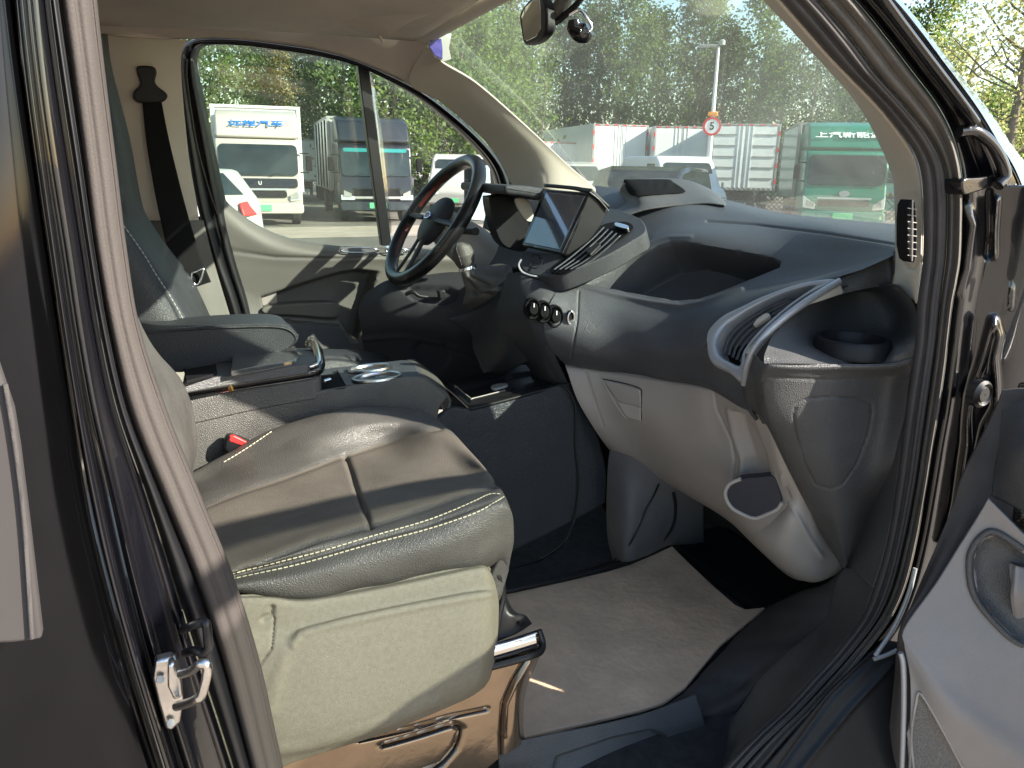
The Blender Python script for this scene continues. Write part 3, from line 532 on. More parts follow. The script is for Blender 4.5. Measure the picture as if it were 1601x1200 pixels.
def puff(name, outl, y0, th, m, par, n=70, edge=.02):
    v = cr(np.array([P(a, b, y0) for a, b in outl]), n, True); c = v.mean(0); V = []; F = []
    prof = [(-.9, 0), (-.45, 0), (-.12, .0), (0, .25), (.0, .75), (-.12, 1), (-.45, 1.02), (-.9, 1.02)]
    # inset rings follow the outline inwards by up to `edge`
    t = np.roll(v, -1, 0)-np.roll(v, 1, 0); t[:, 1] = 0; t /= np.linalg.norm(t, axis=1)[:, None]
    nn = np.stack([t[:, 2], 0*t[:, 0], -t[:, 0]], 1)
    if ((v+nn*.01-c)**2).sum(1).mean() > ((v-c)**2).sum(1).mean(): nn = -nn
    rings = [(edge*1.5, -.002), (edge*.9, -.001), (edge*.45, .10*edge), (edge*.12, .45*edge), (0, edge), (0, th-edge), (edge*.12, th-.45*edge), (edge*.45, th-.1*edge), (edge*.9, th), (edge*1.5, th)]
    for ins, dy in rings: V += list(v+nn*ins+np.array([0, dy, 0]))
    k = len(v)
    for i in range(len(rings)-1):
        for j in range(k): F.append((i*k+j, i*k+(j+1) % k, (i+1)*k+(j+1) % k, (i+1)*k+j))
    F += [tuple(range(k))[::-1], tuple((len(rings)-1)*k+j for j in range(k))]
    o = mk(name, V, F, m, par, ang=180)
    bm = bmesh.new(); bm.from_mesh(o.data); bmesh.ops.recalc_face_normals(bm, faces=bm.faces); bm.to_mesh(o.data); bm.free()
    return o
arm = plate('armrest', [(x, y+8 if y < 520 else y) for x, y in am], 1.66, .12, M['leatherm'], ds, .017, 60, seg=5)
tube('piping', [(225, 521, 1.659), (300, 515, 1.657), (380, 511, 1.657), (430, 511, 1.657), (452, 516, 1.658), (462, 528, 1.660), (458, 538, 1.66), (445, 546, 1.66), (400, 556, 1.66), (330, 571, 1.66)], .0016, M['leatherm'], arm, 90, 6)
stitches('stitching', [(225, 517, 1.668), (300, 511, 1.667), (380, 507, 1.667), (430, 507, 1.667), (452, 511, 1.670)], M['threadw'], arm, .009, .006, .0008)
# ------------------------------------------------------------------ centre console
cc = thing('centre_console', 'black leather covered centre console between the seats with two chrome cup holders', 'console', (.4, 1.6, .55))
patch('side_panel', [[(240, 664, 1.485), (400, 632, 1.485), (500, 610, 1.485), (590, 596, 1.485), (657, 588, 1.485), (703, 619, 1.485)], [(240, 670, 1.475), (400, 638, 1.475), (500, 616, 1.475), (590, 603, 1.475), (652, 596, 1.475), (698, 624, 1.475)], [(240, 720, 1.47), (400, 690, 1.47), (495, 670, 1.47), (600, 655, 1.47), (650, 650, 1.47), (684, 655, 1.47)], [(240, 830, 1.47), (400, 800, 1.47), (495, 790, 1.47), (600, 780, 1.47), (650, 770, 1.47), (690, 770, 1.47)]], M['leather'], cc, 80, 50, .01)
tp = plane3((505, 610, 1.49), (640, 590, 1.49), (632, 563, 1.72))
deck = plate('top_deck', [(470, 617), (505, 611), (560, 603), (640, 591), (658, 588), (650, 566), (632, 562), (560, 570), (500, 577)], tp, .012, M['dash2'], cc, .004)
patch('front_roll', [[(628, 565, 1.72), (640, 580, 1.6), (650, 600, 1.488)], [(640, 561, 1.72), (655, 575, 1.6), (665, 596, 1.485)], [(652, 564, 1.72), (675, 585, 1.6), (690, 608, 1.482)], [(665, 577, 1.72), (690, 598, 1.6), (705, 624, 1.482)], [(670, 600, 1.72), (690, 625, 1.6), (702, 650, 1.482)]], M['leather'], cc, 40, 40, .008)
def cupring(cx, cy, r_, pl, par, m, name='cup_holder'):
    c = P(cx, cy, pl); n = pl.n/np.linalg.norm(pl.n); n = n if n[2] > 0 else -n
    a = np.cross(n, [0, 1, 0]); a /= np.linalg.norm(a); b = np.cross(n, a); V, F = [], []; k = 48
    prof = [(r_*1.06, 0), (r_*1.05, .004), (r_*.98, .005), (r_*.90, .003), (r_*.88, -.002), (r_*.86, -.003), (r_*.3, -.003), (.0005, -.003)]
    for q, h in prof:
        for j in range(k): t_ = 6.283*j/k; V.append(c+n*(h+.003)+q*(a*math.cos(t_)+b*math.sin(t_)))
    for i in range(len(prof)-1):
        for j in range(k): F.append((i*k+j, i*k+(j+1) % k, (i+1)*k+(j+1) % k, (i+1)*k+j))
    return mk(name, V, F, m, par, ang=50)
cupring(579, 578, .047, tp, cc, M['steel']); cupring(590, 592, .050, tp, cc, M['steel'])
plate('switch_well', [(502, 588), (528, 584), (540, 607), (504, 612)], tp, -.002, M['black'], cc, 0)
plate('frame_bar', [(527, 581), (534, 580), (552, 604), (541, 606)], tp, -.006, M['grain'], cc, .001)
tube('usb_socket', [(506, 596, 1.52), (516, 593, 1.53)], .004, M['chrome'], cc, 4, 8)
# storage bin with chrome rim
bn = thing('storage_bin', 'leather storage box with chrome rim and clear tray under the armrest', 'storage box', (.2, 1.6, 1.0))
patch('bin_body', [[(240, 627, 1.485), (320, 616, 1.485), (400, 604, 1.485), (470, 593, 1.485), (492, 590, 1.485), (500, 586, 1.50), (497, 570, 1.6), (490, 556, 1.72)], [(240, 634, 1.478), (320, 623, 1.478), (400, 611, 1.478), (470, 600, 1.478), (494, 597, 1.48), (502, 592, 1.50), (499, 577, 1.6), (492, 562, 1.72)], [(240, 676, 1.472), (320, 658, 1.472), (400, 640, 1.472), (470, 627, 1.472), (496, 622, 1.474), (503, 615, 1.5), (501, 600, 1.6), (495, 590, 1.72)]], M['leather'], bn, 90, 30, .006)
def rim(name, y0, r_, m):
    return tube(name, [(240, y0+45, 1.482), (320, y0+33, 1.482), (400, y0+20, 1.482), (460, y0+11, 1.482), (488, y0+6, 1.484), (499, y0, 1.50), (499, y0-14, 1.56), (494, y0-32, 1.68), (484, y0-38, 1.74)], r_, m, bn, 90, 10)
rim('chrome_rim', 583, .0035, M['chrome']); rim('dark_rim', 575, .011, M['gloss']); rim('upper_rim', 566, .004, M['chrome'])
bp = plane3((360, 580, 1.50), (480, 565, 1.50), (475, 546, 1.73))
plate('bin_top', [(285, 598), (330, 590), (480, 568), (495, 562), (488, 546), (470, 545), (380, 556), (290, 572)], bp, .02, M['grain'], bn, .003)
plate('clear_tray', [(362, 588), (364, 566), (374, 560), (462, 547), (468, 562), (464, 570)], bp, -.010, M['clear'], bn, .002)
plate('open_tray', [(290, 590), (288, 582), (330, 575), (338, 573), (340, 585), (332, 590), (292, 600)], bp, -.006, M['black'], bn, .001)
tube('gold_clip', [(358, 594, 1.474), (360, 603, 1.472), (362, 609, 1.474)], .006, mat('brass', (.5, .32, .12), .3, metal=1), bn, 8, 8)
# front console box
fb = thing('console_box', 'large black leather box with an inset tray standing between the seats and the dashboard', 'box', (.6, 1.6, .55))
boxes_ = None
P3 = lambda x, y, d: P(x, y, d)
patch('side_panel', [[(672, 655, 1.49), (705, 636, 1.49), (738, 637, 1.49), (790, 624, 1.49), (840, 611, 1.49), (888, 598, 1.49), (900, 612, 1.55)], [(680, 662, 1.473), (705, 643, 1.473), (740, 644, 1.473), (790, 631, 1.473), (840, 618, 1.473), (887, 605, 1.473), (903, 620, 1.52)], [(690, 700, 1.47), (715, 690, 1.47), (750, 690, 1.47), (800, 680, 1.47), (850, 670, 1.47), (905, 660, 1.47), (928, 665, 1.5)], [(700, 800, 1.47), (740, 790, 1.47), (780, 780, 1.47), (820, 770, 1.47), (870, 755, 1.47), (925, 735, 1.47), (946, 730, 1.49)], [(720, 900, 1.47), (760, 890, 1.47), (790, 868, 1.47), (830, 848, 1.47), (885, 820, 1.47), (930, 795, 1.47), (946, 785, 1.49)]], M['leatherd'], fb, 80, 70, .008)
p5 = plane3((738, 636, 1.48), (888, 597, 1.48), (819, 573, 1.74))
tpo = patch('top_panel', [[P(690, 598, p5), P(760, 582, p5), P(819, 570, p5), P(860, 578, p5)], [P(712, 616, p5), P(780, 600, p5), P(840, 586, p5), P(872, 588, p5)], [P(735, 638, p5), P(790, 624, p5), P(850, 608, p5), P(889, 599, p5)]], M['dark'], fb, 120, 100, .006, [('pocket', [(712, 603), (800, 583), (830, 578), (838, 588), (835, 597), (735, 622)], 3, .012), ('line', [(700, 600), (735, 630), (885, 592)], 2, .003)])
tube('tray_rim', [P(713, 606, p5), P(712, 603, p5), P(735, 622, p5), P(742, 622, p5), P(790, 610, p5)], .0018, M['greige'], fb, 50, 8)
plate('white_clip', [(768, 607), (778, 603), (792, 602), (794, 605), (786, 608), (772, 611)], p5, -.006, M['white'], fb, .002, 24)
# ------------------------------------------------------------------ passenger seat
ps = thing('passenger_seat', 'black leather passenger seat in the foreground with double pale stitching and a beige side cover', 'seat', (.2, 1.2, .55))
g1 = lambda x, y, d: (x, y, d)
v1 = [(300, 738, 1.40), (360, 706, 1.42), (430, 669, 1.43), (520, 642, 1.43), (600, 636, 1.43), (655, 643, 1.42), (686, 657, 1.39)]
v1b = [(302, 760, 1.33), (370, 730, 1.34), (440, 700, 1.35), (530, 668, 1.35), (603, 658, 1.35), (662, 658, 1.345), (701, 669, 1.32)]
zc = 1.045
v2 = [(310, 795, Z, zc), (380, 768, Z, zc), (449, 745, Z, zc), (540, 712, Z, zc+.003), (605, 692, Z, zc+.006), (672, 675, 1.27), (724, 692, 1.235)]
v3 = [(325, 835, Z, zc), (400, 812, Z, zc), (480, 790, Z, zc), (560, 768, Z, zc+.004), (640, 748, Z, zc+.010), (712, 728, Z, zc+.010), (756, 729, 1.11)]
v4 = [(350, 890, Z, zc), (430, 866, Z, zc), (496, 843, Z, zc+.004), (577, 820, Z, zc+.008), (668, 791, Z, zc+.014), (738, 766, Z, zc+.016), (779, 758, Z, zc)]
v5 = [(361, 901, .97), (440, 882, .97), (500, 867, .967), (580, 844, .965), (668, 820, .962), (742, 793, .965), (789, 782, .975)]
v6 = [(368, 915, .95), (450, 905, .945), (510, 895, .942), (590, 876, .94), (680, 852, .938), (745, 834, .945), (795, 815, .965)]
v7 = [(372, 925, .955), (450, 937, .95), (510, 932, .95), (600, 912, .95), (700, 890, .95), (752, 884, .955), (784, 872, .97)]
v8 = [(372, 930, 1.0), (450, 950, 1.0), (510, 950, 1.0), (600, 930, 1.0), (700, 905, 1.0), (750, 895, 1.0), (775, 890, 1.02)]
v0 = [(300, 760, 1.47), (360, 726, 1.48), (430, 690, 1.49), (520, 660, 1.49), (600, 652, 1.49), (655, 658, 1.47), (684, 668, 1.45)]
def fr(v):  # closes the front of the cushion
    q = pt(v[-1]); return list(v)+[q+np.array([.012, .01, -.05]), q+np.array([-.02, .01, -.12])]
cs = patch('cushion', [fr(v) for v in (v0, v1, v1b, v2, v3, v4, v5, v6, v7, v8)], M['leather'], ps, 200, 200, .0, [
    ('line', [(320, 790), (380, 768), (449, 745), (540, 711), (600, 693), (640, 678), (690, 668)], 4, .004),
    ('line', [(540, 711), (550, 740), (562, 780), (580, 822)], 3.5, .007),
    ('line', [(380, 888), (430, 868), (496, 843), (577, 821), (668, 791), (735, 768), (775, 757)], 5, .006),
    ('line', [(361, 901), (440, 882), (500, 867), (580, 844), (668, 820), (742, 793), (785, 778)], 3, .003),
    ('wrinkle', .0012, .045, .03)])
sA = [(361, 897), (440, 877), (500, 862), (580, 838), (668, 813), (735, 786), (765, 772), (784, 772)]
sB = [(361, 905), (440, 888), (500, 873), (580, 850), (668, 827), (742, 802), (775, 784), (788, 776)]
sC = [(310, 755), (345, 731), (380, 706), (413, 684)]
for s in (sA, sB): stitches('stitching', onto(cs, s), M['thread'], cs, .0075, .0055, .0009)
zone(cs, [(300, 800), (380, 768), (449, 745), (540, 711), (600, 693), (640, 680), (690, 669), (716, 684), (748, 716), (779, 757), (735, 768), (668, 791), (577, 821), (496, 843), (430, 868), (380, 888), (340, 900), (300, 850)], M['leatherc'])
stitches('stitching', onto(cs, [(350, 722), (380, 704), (413, 682), (425, 674)]), M['thread'], cs, .0075, .0055, .0008)
patch('backrest', [[(150, 380, 1.0), (185, 400, 1.15), (195, 420, 1.30), (200, 440, 1.42)], [(160, 450, .98), (195, 470, 1.12), (210, 480, 1.30), (212, 500, 1.42)], [(180, 520, .97), (215, 530, 1.1), (232, 530, 1.28), (236, 540, 1.42)], [(205, 600, .96), (240, 600, 1.08), (268, 590, 1.25), (285, 596, 1.41)], [(225, 660, .96), (260, 660, 1.08), (290, 650, 1.25), (305, 655, 1.41)], [(245, 720, .96), (280, 720, 1.08), (300, 705, 1.25), (307, 705, 1.41)], [(265, 780, .97), (290, 770, 1.08), (298, 755, 1.25), (300, 748, 1.41)], [(270, 830, .98), (290, 820, 1.08), (298, 800, 1.25), (296, 780, 1.41)]], M['leather'], ps, 60, 90, .03)
cv = patch('side_cover', [
    [(300, 935, .95), (340, 933, .95), (420, 932, .95), (475, 936, .95), (560, 922, .95), (660, 902, .95), (735, 886, .95), (758, 884, .96), (770, 898, .99)],
    [(300, 942, .935), (340, 940, .935), (420, 939, .935), (475, 943, .935), (560, 930, .935), (660, 910, .935), (735, 894, .935), (762, 893, .94), (775, 912, .98)],
    [(310, 990, .93), (350, 988, .93), (430, 985, .93), (480, 978, .928), (560, 958, .928), (660, 938, .928), (738, 922, .928), (766, 922, .935), (779, 935, .975)],
    [(320, 1030, .925), (360, 1025, .922), (440, 1015, .916), (485, 995, .914), (560, 974, .914), (660, 952, .914), (740, 938, .914), (767, 940, .922), (780, 955, .97)],
    [(335, 1080, .92), (380, 1085, .915), (440, 1075, .91), (500, 1060, .908), (580, 1040, .908), (670, 1015, .908), (742, 995, .908), (765, 1000, .918), (777, 1010, .965)],
    [(355, 1150, .92), (405, 1150, .915), (450, 1145, .91), (520, 1130, .908), (600, 1108, .908), (680, 1075, .908), (735, 1055, .91), (755, 1055, .92), (768, 1055, .965)],
    [(370, 1180, .93), (420, 1180, .925), (450, 1172, .92), (520, 1155, .918), (600, 1132, .918), (680, 1100, .918), (728, 1080, .92), (745, 1076, .93), (757, 1074, .97)],
    [(380, 1215, .95), (428, 1205, .945), (455, 1193, .94), (525, 1170, .94), (600, 1146, .94), (675, 1116, .94), (722, 1096, .94), (738, 1088, .95), (748, 1082, .98)]],
    M['cover'], ps, 220, 180, .004, [('line', [(458, 1008), (470, 990), (490, 982), (560, 967), (660, 946), (766, 928)], 7, -.0035), ('line', [(440, 1172), (480, 1166), (540, 1150), (610, 1128), (680, 1097)], 9, -.004), ('line', [(429, 966), (428, 985), (424, 1015), (412, 1032), (404, 1043)], 1.6, .004), ('line', [(412, 968), (424, 962), (426, 950)], 4, .006), ('line', [(445, 1020), (432, 1060), (420, 1110)], 12, -.003)])
patch('cover_edge', [[(340, 935, .95), (420, 932, .95), (475, 936, .95), (560, 922, .95), (660, 902, .95), (735, 886, .95), (758, 884, .96), (770, 898, .99)], [(340, 935, 1.0), (420, 932, 1.0), (475, 936, 1.0), (560, 922, 1.0), (660, 902, 1.0), (735, 890, 1.0), (755, 890, 1.0), (765, 900, 1.02)]], M['cover'], ps, 60, 8, .003)
pd = patch('pedestal', [
    [(380, 1035, .985), (600, 1030, .985), (720, 1022, .985), (790, 1008, .985), (838, 992, .985), (846, 1010, 1.01)],
    [(380, 1060, .975), (600, 1055, .975), (720, 1040, .975), (790, 1030, .975), (832, 1022, .975), (842, 1030, 1.01)],
    [(380, 1120, .97), (600, 1115, .97), (720, 1090, .97), (780, 1080, .97), (812, 1075, .97), (822, 1080, 1.01)],
    [(380, 1200, .965), (600, 1190, .965), (700, 1170, .965), (775, 1150, .965), (808, 1140, .965), (818, 1135, 1.01)],
    [(380, 1300, .96), (600, 1290, .96), (700, 1250, .96), (775, 1190, .96), (808, 1168, .965), (822, 1160, 1.01)]], M['bronze'], ps, 160, 160, .006,
    [('line', [(560, 1158), (640, 1140), (700, 1122), (762, 1109)], 3, .008), ('line', [(600, 1165), (660, 1148), (710, 1132), (722, 1140), (712, 1170), (690, 1196), (640, 1215)], 4, .010),
     ('line', [(822, 1028), (800, 1065), (786, 1100), (783, 1150), (784, 1186)], 2.4, .008), ('line', [(828, 1032), (806, 1068), (792, 1100), (789, 1150)], 2, -.004)])
for gp, gr_ in (([(560, 1160), (640, 1142), (700, 1124), (760, 1110)], .0035), ([(596, 1168), (660, 1150), (706, 1135), (720, 1140), (712, 1168), (690, 1194), (660, 1212)], .005), ([(822, 1030), (800, 1065), (786, 1100), (783, 1150), (784, 1180)], .0028)):
    gc = onto(pd, gp, 40, -.001); tube('groove_shade', list(gc), gr_, M['gloss'], pd, 60, 8, flat=.5)  # gloss black strips painted in for the dark reflection inside the grooves
rl = patch('seat_rail', [[(740, 1012, .968), (790, 1000, .968), (838, 985, .968)], [(740, 1018, .955), (790, 1006, .955), (840, 990, .955)], [(740, 1036, .955), (790, 1022, .955), (842, 1006, .955)], [(740, 1042, .968), (790, 1030, .968), (842, 1014, .968)]], M['chrome'], ps, 30, 30, .004, [('line', [(740, 1024), (842, 995)], 1.5, .003)])
tube('rail_tube', [(745, 1048, .965), (800, 1034, .965), (830, 1025, .965), (845, 1018, .975), (848, 1005, .99), (842, 985, 1.0)], .006, M['blackrub'], ps, 50, 10)
br = patch('front_bracket', [[(768, 900, 1.0), (785, 915, 1.0), (792, 935, 1.02)], [(772, 950, .985), (795, 950, .985), (805, 955, 1.02)], [(772, 985, .98), (800, 965, .975), (822, 962, .99)], [(772, 1005, .975), (808, 990, .972), (832, 975, .985)]], M['blackrub'], ps, 30, 40, .02)
tube('bracket_bolt', [(816, 974, .975), (815, 973, .968)], .004, M['black'], br, 3, 10)
tube('adjuster_cable', [(772, 895, .98), (782, 905, .98), (786, 930, .985), (780, 960, .98), (776, 985, .98)], .006, M['blackrub'], ps, 40, 8)
bk = thing('belt_buckle', 'red and black seat belt buckle beside the foreground seat cushion', 'buckle', (.1, 1.45, 1.0))
tube('moulding_line', [(8, 600, .562), (24, 700, .562), (38, 820, .562), (50, 998, .562)], .0016, M['rubber'], van, 30, 6)
bb = puff('buckle_body', [(352, 690), (358, 682), (372, 684), (392, 693), (388, 706), (370, 712), (352, 706)], 1.435, .022, M['dark'], bk, 30, .004)
plate('release_button', [(359, 682), (366, 681), (391, 693), (386, 699), (358, 690)], 1.432, .01, M['red'], bk, .002)
# ------------------------------------------------------------------ floor mat and cables
fpl = Plane((0, 0, .556), (0, 0, 1))
fm = plate('floor_mat', [(700, 1000), (760, 955), (787, 928), (887, 909), (950, 892), (985, 881), (1020, 868), (1051, 854), (1077, 880), (1115, 915), (1150, 944), (1165, 951), (1197, 949), (1167, 972), (1125, 1009), (1096, 1043), (1071, 1072), (1037, 1097), (1000, 1110), (940, 1125), (817, 1150), (730, 1170)], fpl, .010, M['mat'], None, .003)
for v in fm.data.vertices:
    v.co.z += .0025*math.sin(v.co.x*19+v.co.y*7)
tag(fm, 'tan vinyl floor mat lying in the passenger footwell', 'floor mat')
def cable(pts, r_, label):
    o = tube('cable', pts, r_, M['blackrub'], None, 90, 8); tag(o, label, 'cable', None); return o
cable([(880, 600, 1.465), (893, 617, 1.462), (900, 640, 1.462), (900, 700, 1.462), (904, 740, 1.461), (904, 770, 1.460), (897, 815, 1.458), (880, 850, 1.45), (850, 872, Z, .56), (820, 883, Z, .56), (780, 892, Z, .56)], .0024, 'thin dark cable hanging down the side of the black console box to the carpet')
T_ = lambda x, y: S(tt, x, y, .004)
cable([T_(1030, 757), T_(1022, 775), T_(1010, 797), T_(1000, 822), T_(985, 850), (965, 872, Z, .575), (920, 890, Z, .565), (860, 908, Z, .565), (790, 925, Z, .565)], .0024, 'thin cable crossing the grey tunnel panel down to the mat edge')
cable([T_(1053, 770), T_(1056, 790), T_(1054, 815), T_(1044, 836), (1022, 858, Z, .58), (980, 874, Z, .578), (900, 899, Z, .574), (800, 922, Z, .572), (770, 925, Z, .572)], .004, 'thick black cable running along the edge of the mat')
# ------------------------------------------------------------------ dashboard
da = thing('dashboard', 'charcoal dashboard with open tray, cup holder and light grey glovebox', 'dashboard', (1.1, 1.6, .9))
tray = [(912, 443), (945, 425), (975, 407), (1000, 394), (1027, 383), (1048, 377), (1071, 377), (1110, 384), (1155, 391), (1208, 402), (1221, 409), (1219, 418), (1185, 432), (1150, 446), (1115, 460), (1090, 467), (1060, 470), (1010, 462), (960, 452)]
dr = [
 [(930, 290, 1.86), (985, 296, 1.74), (1070, 305, 1.62), (1133, 312, 1.56), (1220, 332, 1.42), (1310, 342, 1.27), (1420, 352, 1.10)],
 [(935, 318, 1.74), (1000, 312, 1.64), (1070, 318, 1.54), (1133, 322, 1.47), (1220, 340, 1.32), (1310, 350, 1.16), (1420, 363, 1.00)],
 [(945, 345, 1.66), (1005, 338, 1.58), (1070, 340, 1.48), (1130, 345, 1.40), (1220, 358, 1.26), (1310, 366, 1.10), (1420, 382, .94)],
 [(925, 385, 1.60), (985, 380, 1.53), (1027, 370, 1.47), (1090, 368, 1.38), (1208, 388, 1.22), (1300, 398, 1.08), (1410, 392, .93)],
 [(905, 425, 1.55), (950, 418, 1.50), (1010, 412, 1.43), (1085, 415, 1.34), (1190, 425, 1.20), (1270, 425, 1.09), (1390, 402, .94)],
 [(880, 445, 1.50), (925, 455, 1.46), (985, 466, 1.40), (1060, 476, 1.30), (1150, 455, 1.20), (1235, 440, 1.10), (1350, 420, .96)],
 [(862, 470, 1.47), (915, 485, 1.43), (975, 498, 1.37), (1045, 506, 1.28), (1110, 490, 1.19), (1180, 468, 1.12), (1300, 440, 1.0)],
 [(850, 505, 1.455), (910, 520, 1.41), (970, 535, 1.355), (1035, 545, 1.26), (1085, 540, 1.185), (1130, 535, 1.13), (1220, 500, 1.05)],
 [(858, 540, 1.46), (915, 555, 1.41), (972, 566, 1.36), (1035, 576, 1.27), (1085, 580, 1.19), (1125, 590, 1.13), (1185, 590, 1.06)],
 [(880, 566, 1.47), (940, 577, 1.42), (990, 584, 1.37), (1040, 592, 1.275), (1092, 600, 1.19), (1128, 616, 1.13), (1175, 648, 1.05)],
 [(884, 570, 1.52), (944, 582, 1.47), (994, 589, 1.42), (1044, 597, 1.32), (1095, 606, 1.24), (1131, 622, 1.18), (1178, 652, 1.10)]]
upn = patch('upper_panel', dr, M['dash2'], da, 260, 260, .0, [('pocket', tray, 9, .10), ('line', [(1105, 345), (1180, 350), (1290, 364), (1400, 381)], 1.6, .004), ('line', [(905, 440), (950, 412), (1000, 385), (1045, 370), (1080, 370)], 3, -.002), ('line', [(905, 446), (960, 461), (1015, 472), (1065, 479), (1100, 473), (1160, 452)], 3.5, -.0045), ('line', [(1225, 472), (1180, 488), (1130, 512), (1100, 540)], 2, .003), ('line', [(905, 455), (903, 500), (893, 560)], 1.2, .0025)])
# ribbed raised cover with speaker mouth
hump = patch('top_cover', [[(930, 338, 1.78), (955, 318, 1.78), (985, 300, 1.76), (1050, 292, 1.72), (1110, 300, 1.66), (1140, 322, 1.54)], [(940, 334, 1.72), (970, 308, 1.72), (980, 283, 1.70), (1058, 279, 1.66), (1108, 294, 1.60), (1136, 318, 1.50)], [(948, 338, 1.66), (985, 318, 1.64), (1000, 302, 1.62), (1070, 300, 1.58), (1105, 305, 1.54), (1135, 320, 1.48)], [(958, 345, 1.60), (990, 332, 1.58), (1020, 325, 1.56), (1070, 319, 1.53), (1105, 317, 1.50), (1133, 320, 1.46)]], M['grain'], da, 120, 70, .004)
insert('mouth_shade', hump, [(975, 282), (990, 280), (1043, 280), (1052, 284), (1072, 299), (1050, 302), (1020, 304), (992, 306), (982, 300)], M['black'], da, .006, 5)  # flat black insert stands in for the dark inside the speaker opening
patch('end_facia', [[(1310, 437, 1.0), (1350, 417, .98), (1387, 398, .965), (1397, 392, .94)], [(1314, 452, .99), (1350, 438, .97), (1390, 425, .955), (1398, 425, .93)], [(1318, 459, .985), (1350, 452, .968), (1391, 445, .952), (1396, 443, .94)]], M['grain'], da, 40, 20, .004)
# right vent
vp = plane3((1124, 545, 1.10), (1300, 440, .985), (1163, 600, 1.02))
bo = [(1105, 532), (1110, 515), (1132, 494), (1165, 478), (1200, 462), (1258, 443), (1310, 438), (1268, 462), (1240, 481), (1212, 505), (1189, 528), (1171, 552), (1163, 598), (1140, 583), (1112, 566)]
bi = [(1124, 545), (1126, 530), (1138, 512), (1156, 499), (1180, 484), (1224, 463), (1270, 450), (1256, 463), (1232, 481), (1205, 503), (1182, 526), (1164, 551), (1158, 569), (1143, 565), (1129, 556)]
rr = [[P(a[0]*(1-t)+b[0]*t, a[1]*(1-t)+b[1]*t, vp)+np.array([-1, -.3, .6])*d for t, d in ((0, -.004), (.15, .006), (.8, .006), (1, -.01), (1, -.03))] for a, b in zip(bo+bo[:1], bi+bi[:1])]
vb = patch('side_vent', rr, M['silver'], da, 20, 140, .0)
plate('vent_core', bi, Plane(vp.p+np.array([.03, .01, -.02]), vp.n), .02, M['black'], vb, 0)
for k in range(5):
    a = [(1133+k*6.2, 551+k*3.6), (1139+k*6.8, 531+k*4.2), (1160+k*6.6, 507+k*4.2), (1196+k*6, 484+k*3.4), (1232+k*4.6, 467+k*2.0)]
    tube('louvre', [P(x, y, Plane(vp.p+np.array([.004, .0015, -.003]), vp.n)) for x, y in a], .0027, M['dash2'], vb, 30, 8, flat=.5)
plate('vent_tab', [(1176, 507), (1182, 498), (1194, 489), (1202, 488), (1203, 494), (1192, 501), (1180, 509)], Plane(vp.p+np.array([-.012, -.004, .006]), vp.n), .012, M['beige'], vb, .003)
tube('silver_edge', [(1312, 440, .965), (1290, 453, .957), (1266, 468, .950), (1240, 486, .947), (1214, 507, .948), (1192, 529, .953), (1175, 553, .962), (1166, 578, .976), (1164, 600, .99)], .0052, M['silver'], da, 80, 10, flat=1.3)
patch('sunlit_wedge', [[(1262, 466, .955), (1290, 452, .957), (1313, 441, .965)], [(1258, 478, .95), (1290, 468, .955), (1320, 458, .965)]], M['beige'], da, 20, 10, .006)  # beige patch: sunlight on the dash strip put into its colour
tube('facia_edge', [(1163, 600, .995), (1168, 622, .995), (1174, 642, .99), (1183, 655, .985)], .004, M['dash'], da, 30, 8)
# end cap with cup ring
fr_rows = [
 [(1165, 552, .975), (1183, 556, .945), (1200, 566, .89), (1290, 569, .852), (1385, 568, .822), (1429, 558, .80)],
 [(1164, 575, .985), (1179, 575, .955), (1200, 574, .885), (1290, 576, .850), (1385, 575, .822), (1427, 568, .80)],
 [(1165, 600, .985), (1180, 605, .955), (1197, 596, .897), (1290, 596, .862), (1380, 594, .852), (1422, 592, .805)],
 [(1172, 635, .99), (1187, 645, .96), (1205, 650, .905), (1290, 660, .868), (1370, 665, .858), (1412, 668, .815)],
 [(1188, 655, 1.0), (1200, 665, .98), (1222, 700, .92), (1290, 715, .875), (1355, 728, .864), (1398, 725, .83)],
 [(1228, 740, 1.0), (1236, 745, .985), (1252, 760, .93), (1300, 770, .885), (1340, 782, .873), (1372, 790, .884)],
 [(1275, 830, 1.01), (1280, 832, .995), (1290, 838, .945), (1310, 842, .90), (1330, 846, .89), (1344, 848, .896)],
 [(1312, 882, 1.02), (1314, 884, 1.0), (1317, 887, .95), (1319, 888, .92), (1321, 888, .91), (1323, 886, .91)]]
ov = [(1241, 650), (1245, 632), (1258, 624), (1300, 620), (1345, 622), (1362, 630), (1364, 648), (1356, 685), (1340, 725), (1318, 757), (1300, 765), (1275, 758), (1258, 725), (1248, 690)]
patch('end_cap', fr_rows, M['grain'], da, 160, 200, .0, [('oval', ov, 1.6, .0025), ('line', [(1190, 620), (1188, 600), (1200, 590), (1300, 594), (1420, 588)], 2.5, .0015)])
